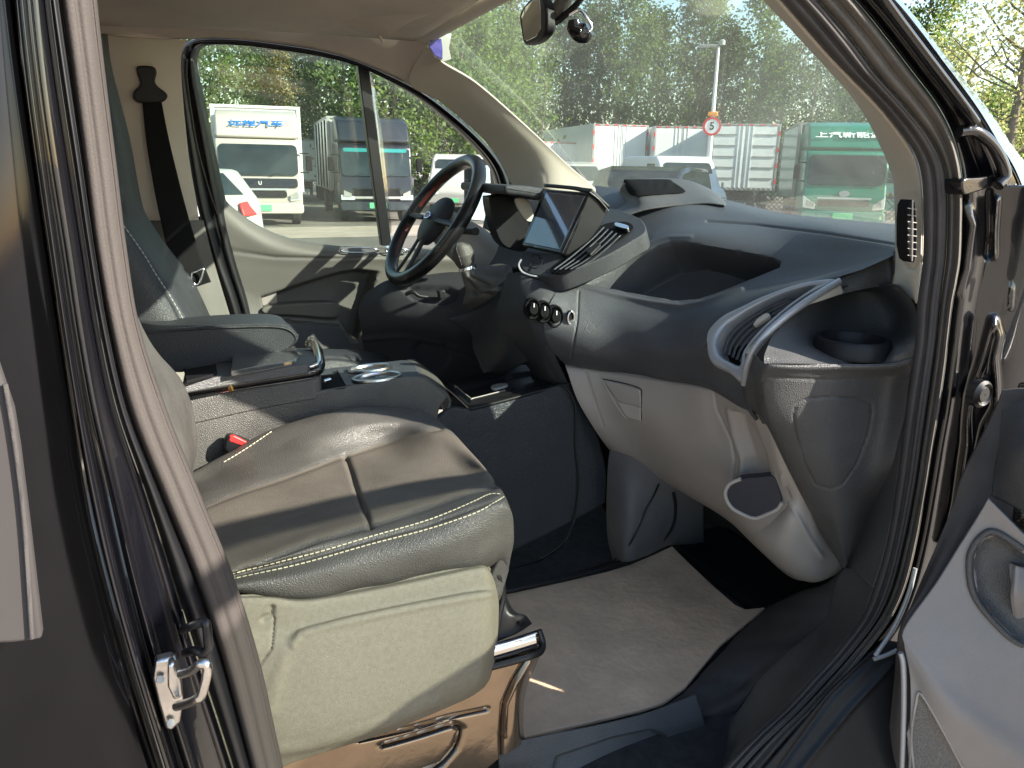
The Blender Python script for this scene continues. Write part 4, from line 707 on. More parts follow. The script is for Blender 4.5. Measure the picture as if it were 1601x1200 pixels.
sh = [
 [(1195, 568, .888), (1240, 568, .866), (1300, 569, .852), (1360, 569, .845), (1400, 565, .818), (1429, 557, .80)],
 [(1195, 556, .895), (1240, 556, .882), (1300, 558, .876), (1360, 558, .872), (1400, 553, .822), (1431, 543, .80)],
 [(1200, 542, .915), (1245, 544, .905), (1300, 548, .906), (1360, 547, .904), (1400, 541, .845), (1434, 528, .80)],
 [(1208, 525, .94), (1250, 528, .94), (1300, 532, .972), (1360, 530, .962), (1403, 526, .92), (1434, 510, .80)],
 [(1232, 502, .96), (1262, 503, .975), (1305, 500, 1.01), (1352, 496, 1.0), (1404, 494, .945), (1433, 488, .805)],
 [(1258, 482, .962), (1285, 474, .99), (1312, 463, 1.02), (1347, 456, 1.02), (1390, 464, .96), (1424, 466, .81)],
 [(1280, 466, .962), (1302, 458, .98), (1322, 451, 1.0), (1350, 446, .99), (1388, 450, .94), (1414, 454, .82)],
 [(1296, 458, .965), (1312, 450, .98), (1330, 445, .985), (1352, 442, .98), (1387, 443, .94), (1404, 445, .83)],
 [(1300, 455, 1.02), (1314, 448, 1.04), (1330, 443, 1.05), (1352, 440, 1.05), (1387, 441, 1.0), (1404, 443, .90)]]
patch('cup_shelf', sh, M['grain'], da, 120, 120, .0)
cpl = Plane(P(1333, 545, .90), (0, 0, 1))
V, F = [], []; c = pt((1333, 527, Z, 1.290)); k = 64
for q, h in ((.060, -.028), (.059, -.004), (.056, .0), (.051, .0), (.049, -.004), (.047, -.012), (.046, -.022), (.001, -.022)):
    for j in range(k): a = 6.283*j/k; V.append(c+np.array([q*math.cos(a), q*math.sin(a), h]))
for i in range(7):
    for j in range(k): F.append((i*k+j, i*k+(j+1) % k, (i+1)*k+(j+1) % k, (i+1)*k+j))
mk('cup_ring', V, F, M['dark'], da)
# glovebox
gb = patch('glovebox', [
 [(882, 566, 1.49), (940, 577, 1.44), (1035, 591, 1.30), (1092, 600, 1.205), (1125, 613, 1.15), (1195, 655, 1.01)],
 [(887, 580, 1.47), (942, 588, 1.43), (1035, 603, 1.29), (1092, 613, 1.195), (1128, 625, 1.14), (1200, 672, .995)],
 [(903, 625, 1.46), (950, 632, 1.42), (1035, 650, 1.285), (1095, 665, 1.19), (1143, 685, 1.12), (1212, 700, .985)],
 [(928, 668, 1.46), (985, 682, 1.40), (1050, 702, 1.28), (1110, 730, 1.18), (1165, 745, 1.08), (1228, 755, .98)],
 [(948, 697, 1.48), (1010, 728, 1.41), (1065, 755, 1.30), (1120, 785, 1.19), (1170, 815, 1.08), (1262, 830, .975)],
 [(958, 708, 1.51), (1022, 744, 1.44), (1078, 776, 1.33), (1135, 810, 1.22), (1205, 868, 1.10), (1300, 880, .985)],
 [(960, 706, 1.56), (1026, 742, 1.49), (1084, 776, 1.38), (1150, 822, 1.27), (1240, 904, 1.12), (1318, 890, 1.0)]], M['greige'], da, 220, 160, .0, [
 ('line', [(917, 580), (925, 610), (943, 665)], 1.6, .003), ('line', [(1116, 612), (1120, 640), (1143, 690), (1148, 720), (1140, 765)], 1.8, .004), ('line', [(1138, 640), (1146, 680), (1160, 720), (1155, 760)], 3, -.003),
 ('pocket', [(1140, 640), (1165, 645), (1192, 690), (1212, 742), (1160, 748), (1160, 715), (1148, 680)], 8, .022)])
gh = plate('glovebox_latch', [(941, 593), (975, 600), (1001, 609), (1003, 632), (999, 636), (965, 622)], 1.335, .02, M['greige'], gb, .003) if False else None
g_ = lambda x, y, l: S(gb, x, y, l)
patch('glovebox_latch', [[g_(942, 593, .003), g_(972, 600, .003), g_(1001, 609, .003)], [g_(953, 609, .005), g_(978, 616, .005), g_(1002, 624, .005)], [g_(966, 627, .003), g_(984, 631, .003), g_(1001, 636, .003)]], M['greige'], gb, 20, 20, .003)
patch('latch_recess', [[g_(965, 629, .002), g_(984, 633, .002), g_(1001, 638, .002)], [g_(972, 640, .003), g_(986, 644, .003), g_(1001, 648, .003)], [g_(980, 652, .008), g_(990, 655, .008), g_(1002, 658, .008)]], M['greige2'], gb, 20, 20, .003)
tube('latch_edge', [g_(941, 592, .003), g_(948, 605, .003), g_(957, 622, .003), g_(968, 640, .003), g_(979, 654, .003)], .0018, M['greige2'], gb, 20, 6)
tube('latch_edge', [g_(941, 592, .003), g_(972, 598, .003), g_(1000, 607, .003), g_(1003, 620, .003), g_(1003, 656, .003)], .0010, M['dark'], gb, 40, 6)
patch('pocket_frame', [[(1180, 656, 1.02), (1195, 650, .99), (1212, 655, .972), (1217, 662, .99)], [(1192, 690, 1.02), (1207, 688, .98), (1224, 690, .965), (1229, 694, .985)], [(1206, 740, 1.02), (1222, 738, .975), (1240, 738, .962), (1245, 742, .98)], [(1216, 780, 1.04), (1240, 778, .975), (1262, 785, .96), (1268, 788, .975)], [(1190, 810, 1.08), (1230, 820, .98), (1270, 828, .962), (1290, 832, .975)], [(1165, 820, 1.12), (1215, 860, 1.01), (1265, 870, .97), (1308, 868, .97)], [(1180, 850, 1.14), (1225, 890, 1.04), (1272, 906, .985), (1318, 890, .975)], [(1200, 868, 1.18), (1240, 900, 1.08), (1275, 910, 1.02), (1318, 894, 1.0)]], M['greige2'], da, 60, 120, .004, [('line', [(1222, 745), (1232, 780), (1265, 840), (1285, 870)], 3, -.004)])
plate('bottle_pocket', [(1136, 768), (1142, 756), (1158, 748), (1185, 746), (1208, 746), (1216, 762), (1221, 786), (1214, 794), (1190, 806), (1178, 808), (1160, 802), (1145, 790)], .962+.05, .03, mat('pocket_liner', (.022, .025, .04), .5), da, .004, 40) if False else None
bpn = plane3((1136, 768, 1.075), (1218, 780, .995), (1178, 808, 1.035))
plate('bottle_pocket', [(1135, 772), (1140, 758), (1156, 749), (1185, 746), (1208, 745), (1215, 758), (1222, 784), (1214, 795), (1195, 804), (1180, 809), (1162, 803), (1143, 790)], bpn, .02, mat('pocket_liner', (.022, .025, .04), .5), da, .002, 48)
tube('pocket_rim', [P(x, y, bpn) for x, y in [(1158, 748), (1140, 757), (1134, 773), (1143, 792), (1162, 804), (1180, 810), (1196, 805), (1215, 796), (1223, 785)]], .004, M['greige2'], da, 60, 8)
# centre stack
cpn = patch('centre_panel', [[(795, 425, 1.60), (815, 430, 1.55), (850, 440, 1.51), (890, 450, 1.485)], [(785, 455, 1.60), (815, 462, 1.52), (845, 470, 1.48), (870, 478, 1.468)], [(775, 500, 1.62), (818, 500, 1.50), (840, 510, 1.47), (858, 520, 1.455)], [(800, 545, 1.62), (835, 545, 1.51), (850, 550, 1.48), (868, 555, 1.462)], [(830, 580, 1.62), (850, 580, 1.52), (868, 585, 1.49), (884, 590, 1.47)], [(850, 620, 1.62), (870, 620, 1.54), (885, 625, 1.50), (900, 630, 1.48)]], M['dash'], da, 60, 80, .0)
for nm, (x, y), r_ in (('dial', (832, 482), .0235), ('dial', (849, 487), .0245), ('dial', (867, 494), .025)):
    pl = Plane(P(x, y, 1.448), (-.25, -1, .12)); c = pl.p; n = -pl.n/np.linalg.norm(pl.n); n = -n
    a = np.cross(n, [0, 0, 1]); a /= np.linalg.norm(a); b = np.cross(a, n); V, F = [], []; k = 36
    prof = [(r_, -.01), (r_, .004), (r_*.92, .007), (r_*.8, .006), (r_*.74, .0), (r_*.6, .0), (r_*.55, .016), (r_*.45, .018), (.0005, .018)]
    for q, h in prof:
        for j in range(k): t_ = 6.283*j/k; V.append(c+n*h+q*(a*math.cos(t_)*.75+b*math.sin(t_)))
    for i in range(len(prof)-1):
        for j in range(k): F.append((i*k+j, i*k+(j+1) % k, (i+1)*k+(j+1) % k, (i+1)*k+j))
    d_ = mk(nm, V, F, M['black'], da, ang=40)
    tube('pointer', [c+n*.019+b*r_*.15, c+n*.019+b*r_*.5], .0012, M['wtext'], d_, 3, 6)
cr_ = tube('start_button', [S(upn, 893, 497, .004)+.014*np.array([math.cos(a)*.55, 0, math.sin(a)]) for a in np.linspace(0, 6.283, 24, endpoint=False)], .0024, M['chrome'], da, 60, 8, closed=True)
plate('button_face', [(888, 489), (893, 485), (898, 490), (899, 498), (895, 506), (889, 503)], float(S(upn, 893, 497)[1])-.002, .006, M['black'], cr_, .001, 20)
# centre vent cluster
cvp = plane3((820, 428, 1.56), (1000, 350, 1.50), (885, 375, 1.62))
plate('vent_housing', [(812, 402), (822, 392), (870, 396), (900, 380), (938, 330), (960, 326), (995, 338), (1007, 348), (1009, 362), (990, 375), (950, 398), (900, 420), (870, 430), (840, 430), (818, 422)], cvp, .04, M['dash'], da, .006, 70)
oc = lambda q: Plane(cvp.p+np.array([-.010, -.004, .008])*q, cvp.n)
vr = plate('louvre_shade', [(860, 422), (885, 402), (915, 378), (940, 352), (975, 346), (990, 354), (978, 368), (950, 386), (915, 408), (885, 426)], oc(.35), .002, M['black'], da, 0, 50)  # flat black plate painted in for the dark behind the louvres
for k in range(5):
    a = k*8.6; tube('louvre', [P(866+a, 421-k*.2, oc(.9)), P(892+a*.98, 402+k*1.2, oc(.9)), P(925+a*.8, 374+k*2.6, oc(.9)), P(944+a*.75, 355+k*3.2, oc(.9))], .0026, M['dash2'], vr, 24, 8, flat=.5)
plate('vent_tab', [(916, 392), (932, 377), (939, 381), (923, 397)], oc(1.7), .008, M['dark'], vr, .002)
plate('hazard_switch', [(963, 347), (980, 351), (983, 355), (978, 357), (962, 352)], Plane(cvp.p+np.array([-.014, -.006, .010]), cvp.n), .01, M['chrome'], da, .003, 20)
tube('cup_symbol', [P(x, y, Plane(cvp.p+np.array([-.008, -.003, .005]), cvp.n)) for x, y in [(834, 401), (834, 398), (843, 399), (843, 403), (848, 405), (845, 414), (838, 419), (830, 417), (829, 410)]], .0012, M['black'], da, 40, 6)
tube('silver_arc', [(815, 405, 1.545), (811, 414, 1.545), (816, 424, 1.54), (828, 430, 1.53), (845, 432, 1.52), (870, 431, 1.505)], .0022, M['silver'], da, 40, 6)
# driver side of the dash
patch('lower_dash', [[(560, 470, 2.18), (600, 440, 2.1), (650, 432, 2.05), (720, 425, 1.98), (800, 440, 1.85)], [(560, 490, 2.12), (600, 470, 2.05), (650, 470, 1.98), (720, 470, 1.90), (800, 480, 1.80)], [(565, 515, 2.12), (600, 505, 2.04), (660, 510, 1.96), (725, 520, 1.88), (800, 530, 1.80)], [(568, 540, 2.16), (610, 545, 2.1), (670, 550, 2.04), (730, 560, 1.98), (800, 580, 1.90)], [(580, 600, 2.22), (630, 610, 2.18), (680, 620, 2.14), (740, 620, 2.08), (800, 620, 2.0)]], M['dash'], da, 90, 70, .006, [('pocket', [(625, 452), (640, 445), (700, 447), (718, 455), (712, 470), (690, 478), (645, 470)], 3, .012), ('line', [(565, 530), (640, 524), (720, 545), (760, 575)], 3, -.006), ('pocket', [(642, 545), (660, 532), (700, 536), (705, 560), (690, 585), (650, 575)], 3, .008)])
sw = tube('lamp_switch', [(634, 460, 1.965), (645, 456, 1.955), (655, 462, 1.95), (668, 464, 1.95)], .005, M['dark'], da, 30, 8)
plate('dimmer_switch', [(686, 455), (696, 453), (699, 466), (688, 468)], 1.93, .02, M['dark'], da, .003)
patch('dash_top_driver', [[(770, 300, 2.20), (850, 300, 2.1), (900, 300, 1.98), (960, 300, 1.85)], [(760, 330, 2.18), (840, 325, 2.05), (900, 318, 1.92), (960, 315, 1.78)], [(750, 380, 2.15), (830, 370, 2.0), (890, 350, 1.85), (950, 335, 1.70)], [(740, 430, 2.12), (800, 420, 1.98), (860, 400, 1.80), (930, 370, 1.66)]], M['dash'], da, 40, 40, .006)
cl = puff('cluster_hood', [(790, 291), (800, 289), (822, 290), (850, 294), (880, 300), (884, 312), (870, 316), (840, 310), (815, 306), (792, 303)], 1.72, .30, M['dash'], da, 50, .006)
plate('cluster_back', [(765, 312), (772, 306), (795, 305), (812, 315), (822, 335), (828, 360), (822, 392), (790, 385), (775, 360)], 1.90, .05, M['dark'], da, .006, 44)
plate('gauge_reflection', [(806, 312), (824, 311), (832, 325), (834, 345), (820, 342)], 1.80, .01, M['beige'], da, .002, 24)  # beige plate painted in for the reflection in the gauge window
# display
dis = thing('display_screen', 'tilted black touch screen box mounted on the centre of the dashboard', 'screen', (.85, 1.6, 1.3))
sc_ = [(852, 297, 1.70), (921, 303, 1.53), (877, 395, 1.53), (817, 381, 1.70)]
spl = plane3(*[sc_[i] for i in (0, 1, 2)])
plate('housing', [(850, 294), (922, 300), (878, 397), (815, 383)], Plane(spl.p-0*spl.n, spl.n), .012, M['gloss'], dis, .004)
patch('side_shell', [[(922, 300, 1.53), (938, 312, 1.53), (951, 328, 1.53)], [(903, 345, 1.53), (925, 352, 1.53), (935, 358, 1.53)], [(878, 397, 1.53), (890, 404, 1.53), (897, 402, 1.53)]], M['dark'], dis, 20, 20, .02)
tube('shell_edge', [(922, 300, 1.525), (937, 312, 1.525), (951, 329, 1.525)], .0018, M['steel'], dis, 12, 6)
patch('top_shell', [[(850, 292, 1.74), (890, 296, 1.62), (922, 299, 1.525)], [(870, 293, 1.74), (915, 300, 1.62), (951, 327, 1.525)]], M['dark'], dis, 20, 12, .008)
plate('touch_glass', [(854, 300), (914, 306), (875, 390), (820, 379)], Plane(spl.p+np.array([-.002, -.001, .001]), spl.n), .003, M['screen'], dis, .001)
# steering wheel
swc = P(678, 343, 2.03); nw = np.array([-.82, -.02, .57]); nw /= np.linalg.norm(nw)
ua = np.cross(nw, [0, 1, 0]); ua /= np.linalg.norm(ua); ub = np.cross(nw, ua)      # ua ~ up in the wheel plane
if ua[2] < 0: ua = -ua
st_ = thing('steering_wheel', 'black carbon patterned steering wheel with red stitched inner grip', 'steering wheel', tuple(swc))
def wp(r_, a, h=0): return swc+r_*(ua*math.cos(a)+ub*math.sin(a))+nw*h
Rw = .188
rim_ = tube('rim', [wp(Rw, a) for a in np.linspace(0, 6.283, 48, endpoint=False)], .0185, M['carbon'], st_, 120, 18, closed=True)
for a0, a1 in ((R(35), R(80)), (R(100), R(140)), (R(-80), R(-35)), (R(-140), R(-100))):
    tube('red_grip', [wp(Rw-.0085, a0+(a1-a0)*k/10) for k in range(11)], .0105, M['redl'], rim_, 30, 14)
hb = []
for r_, h in ((.062, .0), (.066, .012), (.058, .028), (.035, .036), (.001, .038)):
    hb.append([wp(r_*(1+.12*math.cos(2*a)), a, h-.02) for a in np.linspace(0, 6.283, 24, endpoint=False)])
hub = patch('hub', hb, M['dash'], st_, 48, 20, .0, closed=True)
em = [wp(.016, a, .019) for a in np.linspace(0, 6.283, 20, endpoint=False)]
cen = wp(0, 0, .019); em = [cen+(e-cen)*1 for e in em]; em = [cen+ub*((e-cen) @ ub)*1.25+ua*((e-cen) @ ua)*.6+nw*.003 for e in em]
mk('emblem', list(em)+[e-nw*.006 for e in em], [tuple(range(20)), tuple(range(39, 19, -1))]+[(i, (i+1) % 20, (i+1) % 20+20, i+20) for i in range(20)], M['blue'], hub, ang=30)
tube('emblem_ring', em, .0014, M['chrome'], hub, 40, 6, closed=True)
for a in (R(90), R(-90), R(180)):
    for s in ((-.16, .16) if a == R(180) else (0,)):
        tube('spoke', [wp(.05, a+s*2, .002), wp(.11, a+s*1.4, -.002), wp(Rw-.012, a+s*1.2, -.002)], .017 if a != R(180) else .010, M['dash'], st_, 20, 12, flat=.45)
tube('column_shroud', [swc-nw*.02, swc-nw*.08, swc-nw*.18], .062, M['greige2'], st_, 20, 24, rr=lambda f: .75+.35*f, raw=False)
for s, dz in ((1, .0), (-1, .0)):
    e = swc-nw*.05+ub*s*.06; tube('stalk', [e, e+ub*s*.07+ua*.01, e+ub*s*.12+ua*.015], .008, M['dark'], st_, 20, 10, rr=lambda f: .8+.5*f)
# gear lever
gl = thing('gear_lever', 'short gear lever with leather knob, chrome collar and gathered leather boot', 'gear lever', tuple(P(735, 440, 1.75)))
kb = [[P(x, y, 1.75)+d for d in ()] for x, y in ()]
def blob(name, path, radii, m, par, k=20, n=40, flat=1.0):
    c = cr([pt(p) for p in path], n); rr_ = cr([(r_, 0, 0) for r_ in radii], n)[:, 0]
    return tube(name, list(c), 1.0, m, par, n, k, rr=lambda f: float(np.interp(f, np.linspace(0, 1, n), rr_)), flat=flat)
kn = blob('knob', [(721, 378, 1.745), (721, 384, 1.745), (723, 395, 1.75), (727, 408, 1.75), (730, 416, 1.75)], [.004, .020, .027, .024, .019], M['leather'], gl)
tube('knob_inlay', [(717, 379, 1.722), (714, 390, 1.722), (719, 404, 1.722), (722, 414, 1.724)], .0012, M['chrome'], kn, 30, 6)
blob('collar', [(730, 415, 1.75), (731, 419, 1.75), (732, 424, 1.75)], [.020, .0215, .022], M['chrome'], gl, n=8)
bt = patch('boot', [[(720, 425, 1.735), (728, 423, 1.728), (738, 420, 1.73), (744, 417, 1.76)], [(724, 440, 1.73), (740, 435, 1.70), (755, 428, 1.70), (762, 415, 1.76)], [(728, 455, 1.73), (752, 448, 1.68), (772, 438, 1.66), (780, 412, 1.74)], [(724, 475, 1.74), (748, 462, 1.68), (778, 445, 1.64), (797, 415, 1.70)], [(732, 486, 1.76), (752, 475, 1.70), (785, 455, 1.64), (802, 425, 1.68)]], M['leather'], gl, 70, 70, .004, [('line', [(735, 430), (760, 445), (785, 448)], 5, .008), ('line', [(730, 440), (745, 458), (765, 462)], 4, .007), ('line', [(742, 424), (765, 428), (790, 430)], 4, .007)])
# gear housing
patch('gear_housing', [[(700, 500, 1.80), (735, 488, 1.76), (770, 470, 1.66), (800, 430, 1.62), (815, 425, 1.58)], [(735, 520, 1.80), (755, 505, 1.72), (778, 490, 1.63), (800, 465, 1.58), (818, 460, 1.55)], [(740, 545, 1.80), (760, 535, 1.72), (785, 525, 1.62), (805, 515, 1.57), (820, 510, 1.53)], [(760, 590, 1.80), (785, 585, 1.72), (805, 575, 1.63), (825, 565, 1.58), (840, 560, 1.54)]], M['dash'], da, 50, 50, .006)
# rear view mirror + sensor
rm = thing('rear_view_mirror', 'dark framed rear view mirror hanging at the top of the windscreen', 'mirror', tuple(P(835, 30, 1.62)))
mo = [(812, 24), (818, 10), (831, -4), (845, -8), (852, 8), (854, 30), (852, 50), (840, 64), (824, 70), (818, 66), (814, 45)]
mpl = plane3((813, 24, 1.70), (845, 0, 1.58), (842, 62, 1.585))
plate('mirror_frame', mo, mpl, .022, M['dark'], rm, .005, 50)
plate('mirror_glass', [(815, 25), (820, 12), (832, 0), (843, -2), (845, 20), (845, 45), (838, 57), (823, 64), (819, 60)], Plane(mpl.p+(CAM-mpl.p)*.002, mpl.n), .003, mat('mirror_face', (.7, .75, .7), .03, metal=1), rm, .001)
tube('mirror_arm', [(852, 38, 1.60), (862, 30, 1.58), (872, 15, 1.56), (885, -5, 1.54), (895, -30, 1.52)], .016, M['leather'], rm, 40, 14)
tube('cable_cover', [(868, 35, 1.56), (878, 28, 1.55), (900, 8, 1.52), (915, -10, 1.50)], .007, M['carbon'], rm, 20, 8)
sn = blob('sensor_housing', [(898, 30, 1.50), (900, 45, 1.50), (912, 52, 1.49), (922, 45, 1.48)], [.012, .018, .020, .014], M['gloss'], rm)
tube('sensor_clip', [(890, 24, 1.50), (905, 16, 1.49), (915, 24, 1.48), (925, 42, 1.475), (918, 52, 1.475)], .003, M['chrome'], rm, 40, 8)
# sun visor and pass card
vs_ = thing('sun_visor', 'beige sun visor folded against the roof above the driver', 'sun visor', tuple(P(600, 20, 2.0)))
patch('visor_panel', [[(470, -30, 1.95), (540, -40, 1.90), (640, -50, 1.84), (760, -60, 1.76)], [(485, 5, 2.02), (560, 5, 1.98), (640, 0, 1.92), (740, -15, 1.84)], [(502, 22, 2.08), (560, 40, 2.05), (640, 28, 1.96), (735, -2, 1.86)], [(508, 26, 2.09), (592, 56, 2.08), (650, 30, 1.97), (740, 2, 1.86)]], M['lining'], vs_, 40, 40, .015)
tube('visor_pin', [(592, 54, 2.075), (597, 62, 2.075), (599, 66, 2.08)], .004, M['beige'], vs_, 6, 8)
pc = plate('parking_card', [(668, 68), (672, 60), (690, 52), (706, 52), (702, 75), (706, 92), (694, 96), (678, 88)], 2.12, .003, M['white'], None, .001)
tag(pc, 'small white and blue card tucked at the top of the far windscreen pillar', 'card')
plate('blue_field', [(670, 70), (674, 62), (690, 60), (692, 74), (692, 92), (680, 86)], 2.117, .002, M['blue'], pc, .0005)
# ------------------------------------------------------------------ open passenger door, swung out to the right
pdr = thing('passenger_door', 'open passenger door in the lower right corner with grey trim, pull handle and speaker mesh', 'door', (1.0, .5, .6))
def D(s, z, o=0.0):   # s: metres from the hinge along the door, o: thickness towards the cabin
    a = R(6); return W(1.115-o*math.cos(a)+s*math.sin(a)*-.0, .66-s, z)
prism('outer_skin', [(.66, .45), (.66, 1.27), (.42, 1.32), (.30, 1.375), (.18, 1.435), (.08, 1.475), (-.05, 1.50), (-.5, 1.53), (-.5, .45)], 1.085, 1.115, M['paint'], pdr, 'X', .006, local=False)
dt = patch('door_trim', [
 [(1545, 780, .62), (1600, 835, .585), (1660, 890, .55)],
 [(1528, 810, .63), (1590, 880, .590), (1660, 930, .54)],
 [(1500, 855, .64), (1570, 950, .590), (1660, 1010, .53)],
 [(1462, 915, .65), (1540, 1010, .590), (1660, 1090, .52)],
 [(1415, 981, .66), (1500, 1070, .595), (1640, 1160, .52)],
 [(1414, 1010, .655), (1490, 1110, .59), (1620, 1200, .52)],
 [(1423, 1060, .645), (1480, 1150, .60), (1600, 1240, .53)],
 [(1424, 1140, .635), (1500, 1210, .59), (1590, 1290, .53)],
 [(1420, 1240, .625), (1480, 1290, .59), (1560, 1360, .53)]], M['door2'], pdr, 120, 160, .006, [
 ('pocket', [(1521, 880), (1526, 858), (1538, 842), (1556, 836), (1600, 864), (1640, 890), (1640, 1010), (1600, 1003), (1577, 987), (1529, 933)], 9, .010),
 ('pocket', [(1436, 1086), (1442, 1085), (1476, 1147), (1508, 1205), (1530, 1260), (1430, 1260), (1424, 1150)], 2, .003)])
ph = insert('handle_cup_shade', dt, [(1521, 882), (1526, 860), (1538, 844), (1556, 837), (1600, 865), (1640, 890), (1640, 1010), (1600, 1002), (1577, 986), (1529, 932)], M['grain'], pdr, .002, 8, 0, 60)  # dark insert: shade of a deep handle cup put into its colour
tube('handle_rim', list(onto(dt, [(1600, 1009), (1573, 992), (1524, 935), (1515, 882), (1521, 856), (1535, 838), (1556, 830), (1600, 858)], 50, .003)), .0045, M['grain'], ph, 50, 8)
patch('handle_grip', [[(1584, 890, .585), (1592, 885, .580), (1620, 895, .57)], [(1580, 930, .580), (1590, 928, .572), (1620, 935, .56)], [(1584, 965, .585), (1594, 968, .578), (1620, 978, .57)]], M['door2'], pdr, 20, 30, .02)
sg = insert('speaker_grille', dt, [(1437, 1090), (1443, 1088), (1474, 1146), (1508, 1206), (1520, 1250), (1480, 1255), (1432, 1250), (1426, 1150)], mat('speaker_mesh', (.20, .19, .18), .7, bump=('cell', 450, 1.0)), pdr, .003, 6, .0, 60)
tube('grille_rim', list(onto(dt, [(1428, 1200), (1425, 1150), (1433, 1095), (1441, 1085), (1476, 1145), (1508, 1205)], 40, .002)), .002, M['greige'], sg, 40, 6)
patch('door_edge', [[(1567, 611, .66), (1600, 608, .64), (1660, 612, .60)], [(1552, 650, .665), (1590, 690, .64), (1660, 700, .60)], [(1505, 745, .675), (1560, 790, .64), (1640, 840, .60)], [(1490, 790, .68), (1530, 810, .65), (1600, 870, .61)], [(1465, 850, .685), (1500, 860, .655), (1580, 950, .62)], [(1435, 920, .69), (1460, 920, .66), (1540, 1000, .63)], [(1405, 1000, .695), (1416, 985, .665), (1500, 1080, .63)], [(1398, 1060, .69), (1418, 1050, .66), (1490, 1120, .63)], [(1385, 1200, .68), (1416, 1200, .65), (1480, 1220, .62)], [(1380, 1300, .68), (1416, 1300, .65), (1480, 1300, .62)]], M['rubber'], pdr, 50, 90, .006)
patch('armrest_top', [[(1567, 640, .64), (1600, 625, .61), (1660, 610, .56)], [(1562, 690, .635), (1600, 668, .59), (1660, 660, .54)], [(1555, 730, .635), (1590, 715, .585), (1660, 700, .53)], [(1550, 775, .635), (1600, 800, .59), (1660, 830, .54)]], M['dash2'], pdr, 40, 50, .01)
tube('edge_strip', [(1408, 1020, .655), (1412, 1040, .65), (1413, 1100, .645), (1410, 1210, .64)], .004, M['silver'], pdr, 40, 8)
# window frame of the open door (out of the picture, but it throws the stripe across the seat)
tube('window_frame', [W(1.05, .59, 1.40), W(1.05, .54, 1.47), W(1.05, .44, 1.57), W(1.05, .22, 1.735), W(1.05, -.03, 1.895), W(1.05, -.25, 1.96), W(1.05, -.45, 1.96), W(1.05, -.52, 1.49)], .022, M['gloss'], pdr, 60, 10)
mk('window_glass', [W(1.05, .59, 1.29), W(1.05, .58, 1.40), W(1.05, .44, 1.56), W(1.05, .22, 1.725), W(1.05, -.03, 1.88), W(1.05, -.44, 1.95), W(1.05, -.51, 1.48)], [(0, 1, 2, 3, 4, 5, 6)], M['side'], pdr)
# ------------------------------------------------------------------ outside: ground, trees, vehicles
def AZ(px): return HD+math.atan((px-800)/1249)
def at(px, D, z=0.0): a = AZ(px); return (math.sin(a)*D, math.cos(a)*D, z)
def stru(o): o['kind'] = 'structure'; return o
g = stru(mk('ground', [(-300, -300, 0), (300, -300, 0), (300, 300, 0), (-300, 300, 0)], [(0, 1, 2, 3)], M['asph']))
def sheet(name, pts, z, m): return stru(mk(name, [(x, y, z) for x, y in pts], [tuple(range(len(pts)))], m, smooth=False))
sheet('paving', [(-30, -30), (30, -30), (30, 8.5), (-30, 8.5)], .004, M['sand'])
p1, p2, p3_, p4 = at(300, 26), at(1700, 20), at(1700, 24), at(300, 30)
sheet('lane', [(-20, 17.0), (8, 17.0), (22, 10), (30, 4), (34, 8), (24, 15), (9, 20), (-20, 20)], .004, M['sand'])

def text(name, s, size, loc, par, m, rz=0, sx=1.0, ext=.004):
    cu = bpy.data.curves.new(name, 'FONT'); cu.body = s; cu.size = size; cu.extrude = ext; cu.align_x = 'CENTER'; cu.align_y = 'CENTER'; cu.materials.append(m)
    cu.offset = size*.012
    o = bpy.data.objects.new(name, cu); C.objects.link(o); o.parent = par; o.location = loc; o.scale = (sx, 1, 1)
    bpy.context.view_layer.update(); me = bpy.data.meshes.new_from_object(o.evaluated_get(bpy.context.evaluated_depsgraph_get())); bpy.data.objects.remove(o)
    o = bpy.data.objects.new(name, me); C.objects.link(o); o.parent = par; o.location = loc; o.rotation_euler = (R(90), 0, rz); o.scale = (sx, 1, 1); ORG[o.name] = np.zeros(3); return o
def lathe(name, prof, m, par, loc, axis='X', k=28):
    V, F = [], []
    for a, r in prof:
        for j in range(k):
            th = 2*math.pi*j/k; c, s = r*math.cos(th), r*math.sin(th)
            V.append((a, c, s) if axis == 'X' else ((c, a, s) if axis == 'Y' else (c, s, a)))
    n = len(prof)
    for i in range(n-1):
        for j in range(k): F.append((i*k+j, i*k+(j+1) % k, (i+1)*k+(j+1) % k, (i+1)*k+j))
    F += [tuple(range(k)), tuple((n-1)*k+j for j in range(k))[::-1]]
    o = mk(name, V, F, m, par, local=True); o.location = loc; return o
def wheel(par, x, y, r=.38, wd=.22, s=1):
    t = lathe('wheel', [(-wd/2, r*.6), (-wd/2, r*.93), (-wd*.4, r), (wd*.4, r), (wd/2, r*.93), (wd/2, r*.6)], M['tyre'], par, (x, y, r))
    lathe('rim', [(-wd*.3*s, r*.3), (-wd*.42*s, r*.58), (wd*.2*s, r*.6)], M['grey'], t, (0, 0, 0), k=20)
def quad(name, pts, m, par, th=.01):
    pts = [np.array(p, float) for p in pts]; n = np.cross(pts[1]-pts[0], pts[2]-pts[0]); n /= np.linalg.norm(n); k = len(pts)
    V = [p for p in pts]+[p+n*th for p in pts]
    F = [tuple(range(k))[::-1], tuple(range(k, 2*k))]+[(i, (i+1) % k, (i+1) % k+k, i+k) for i in range(k)]
    o = mk(name, V, F, m, par, ang=30, local=True); bev(o, min(.03, th*.4), 2); return o
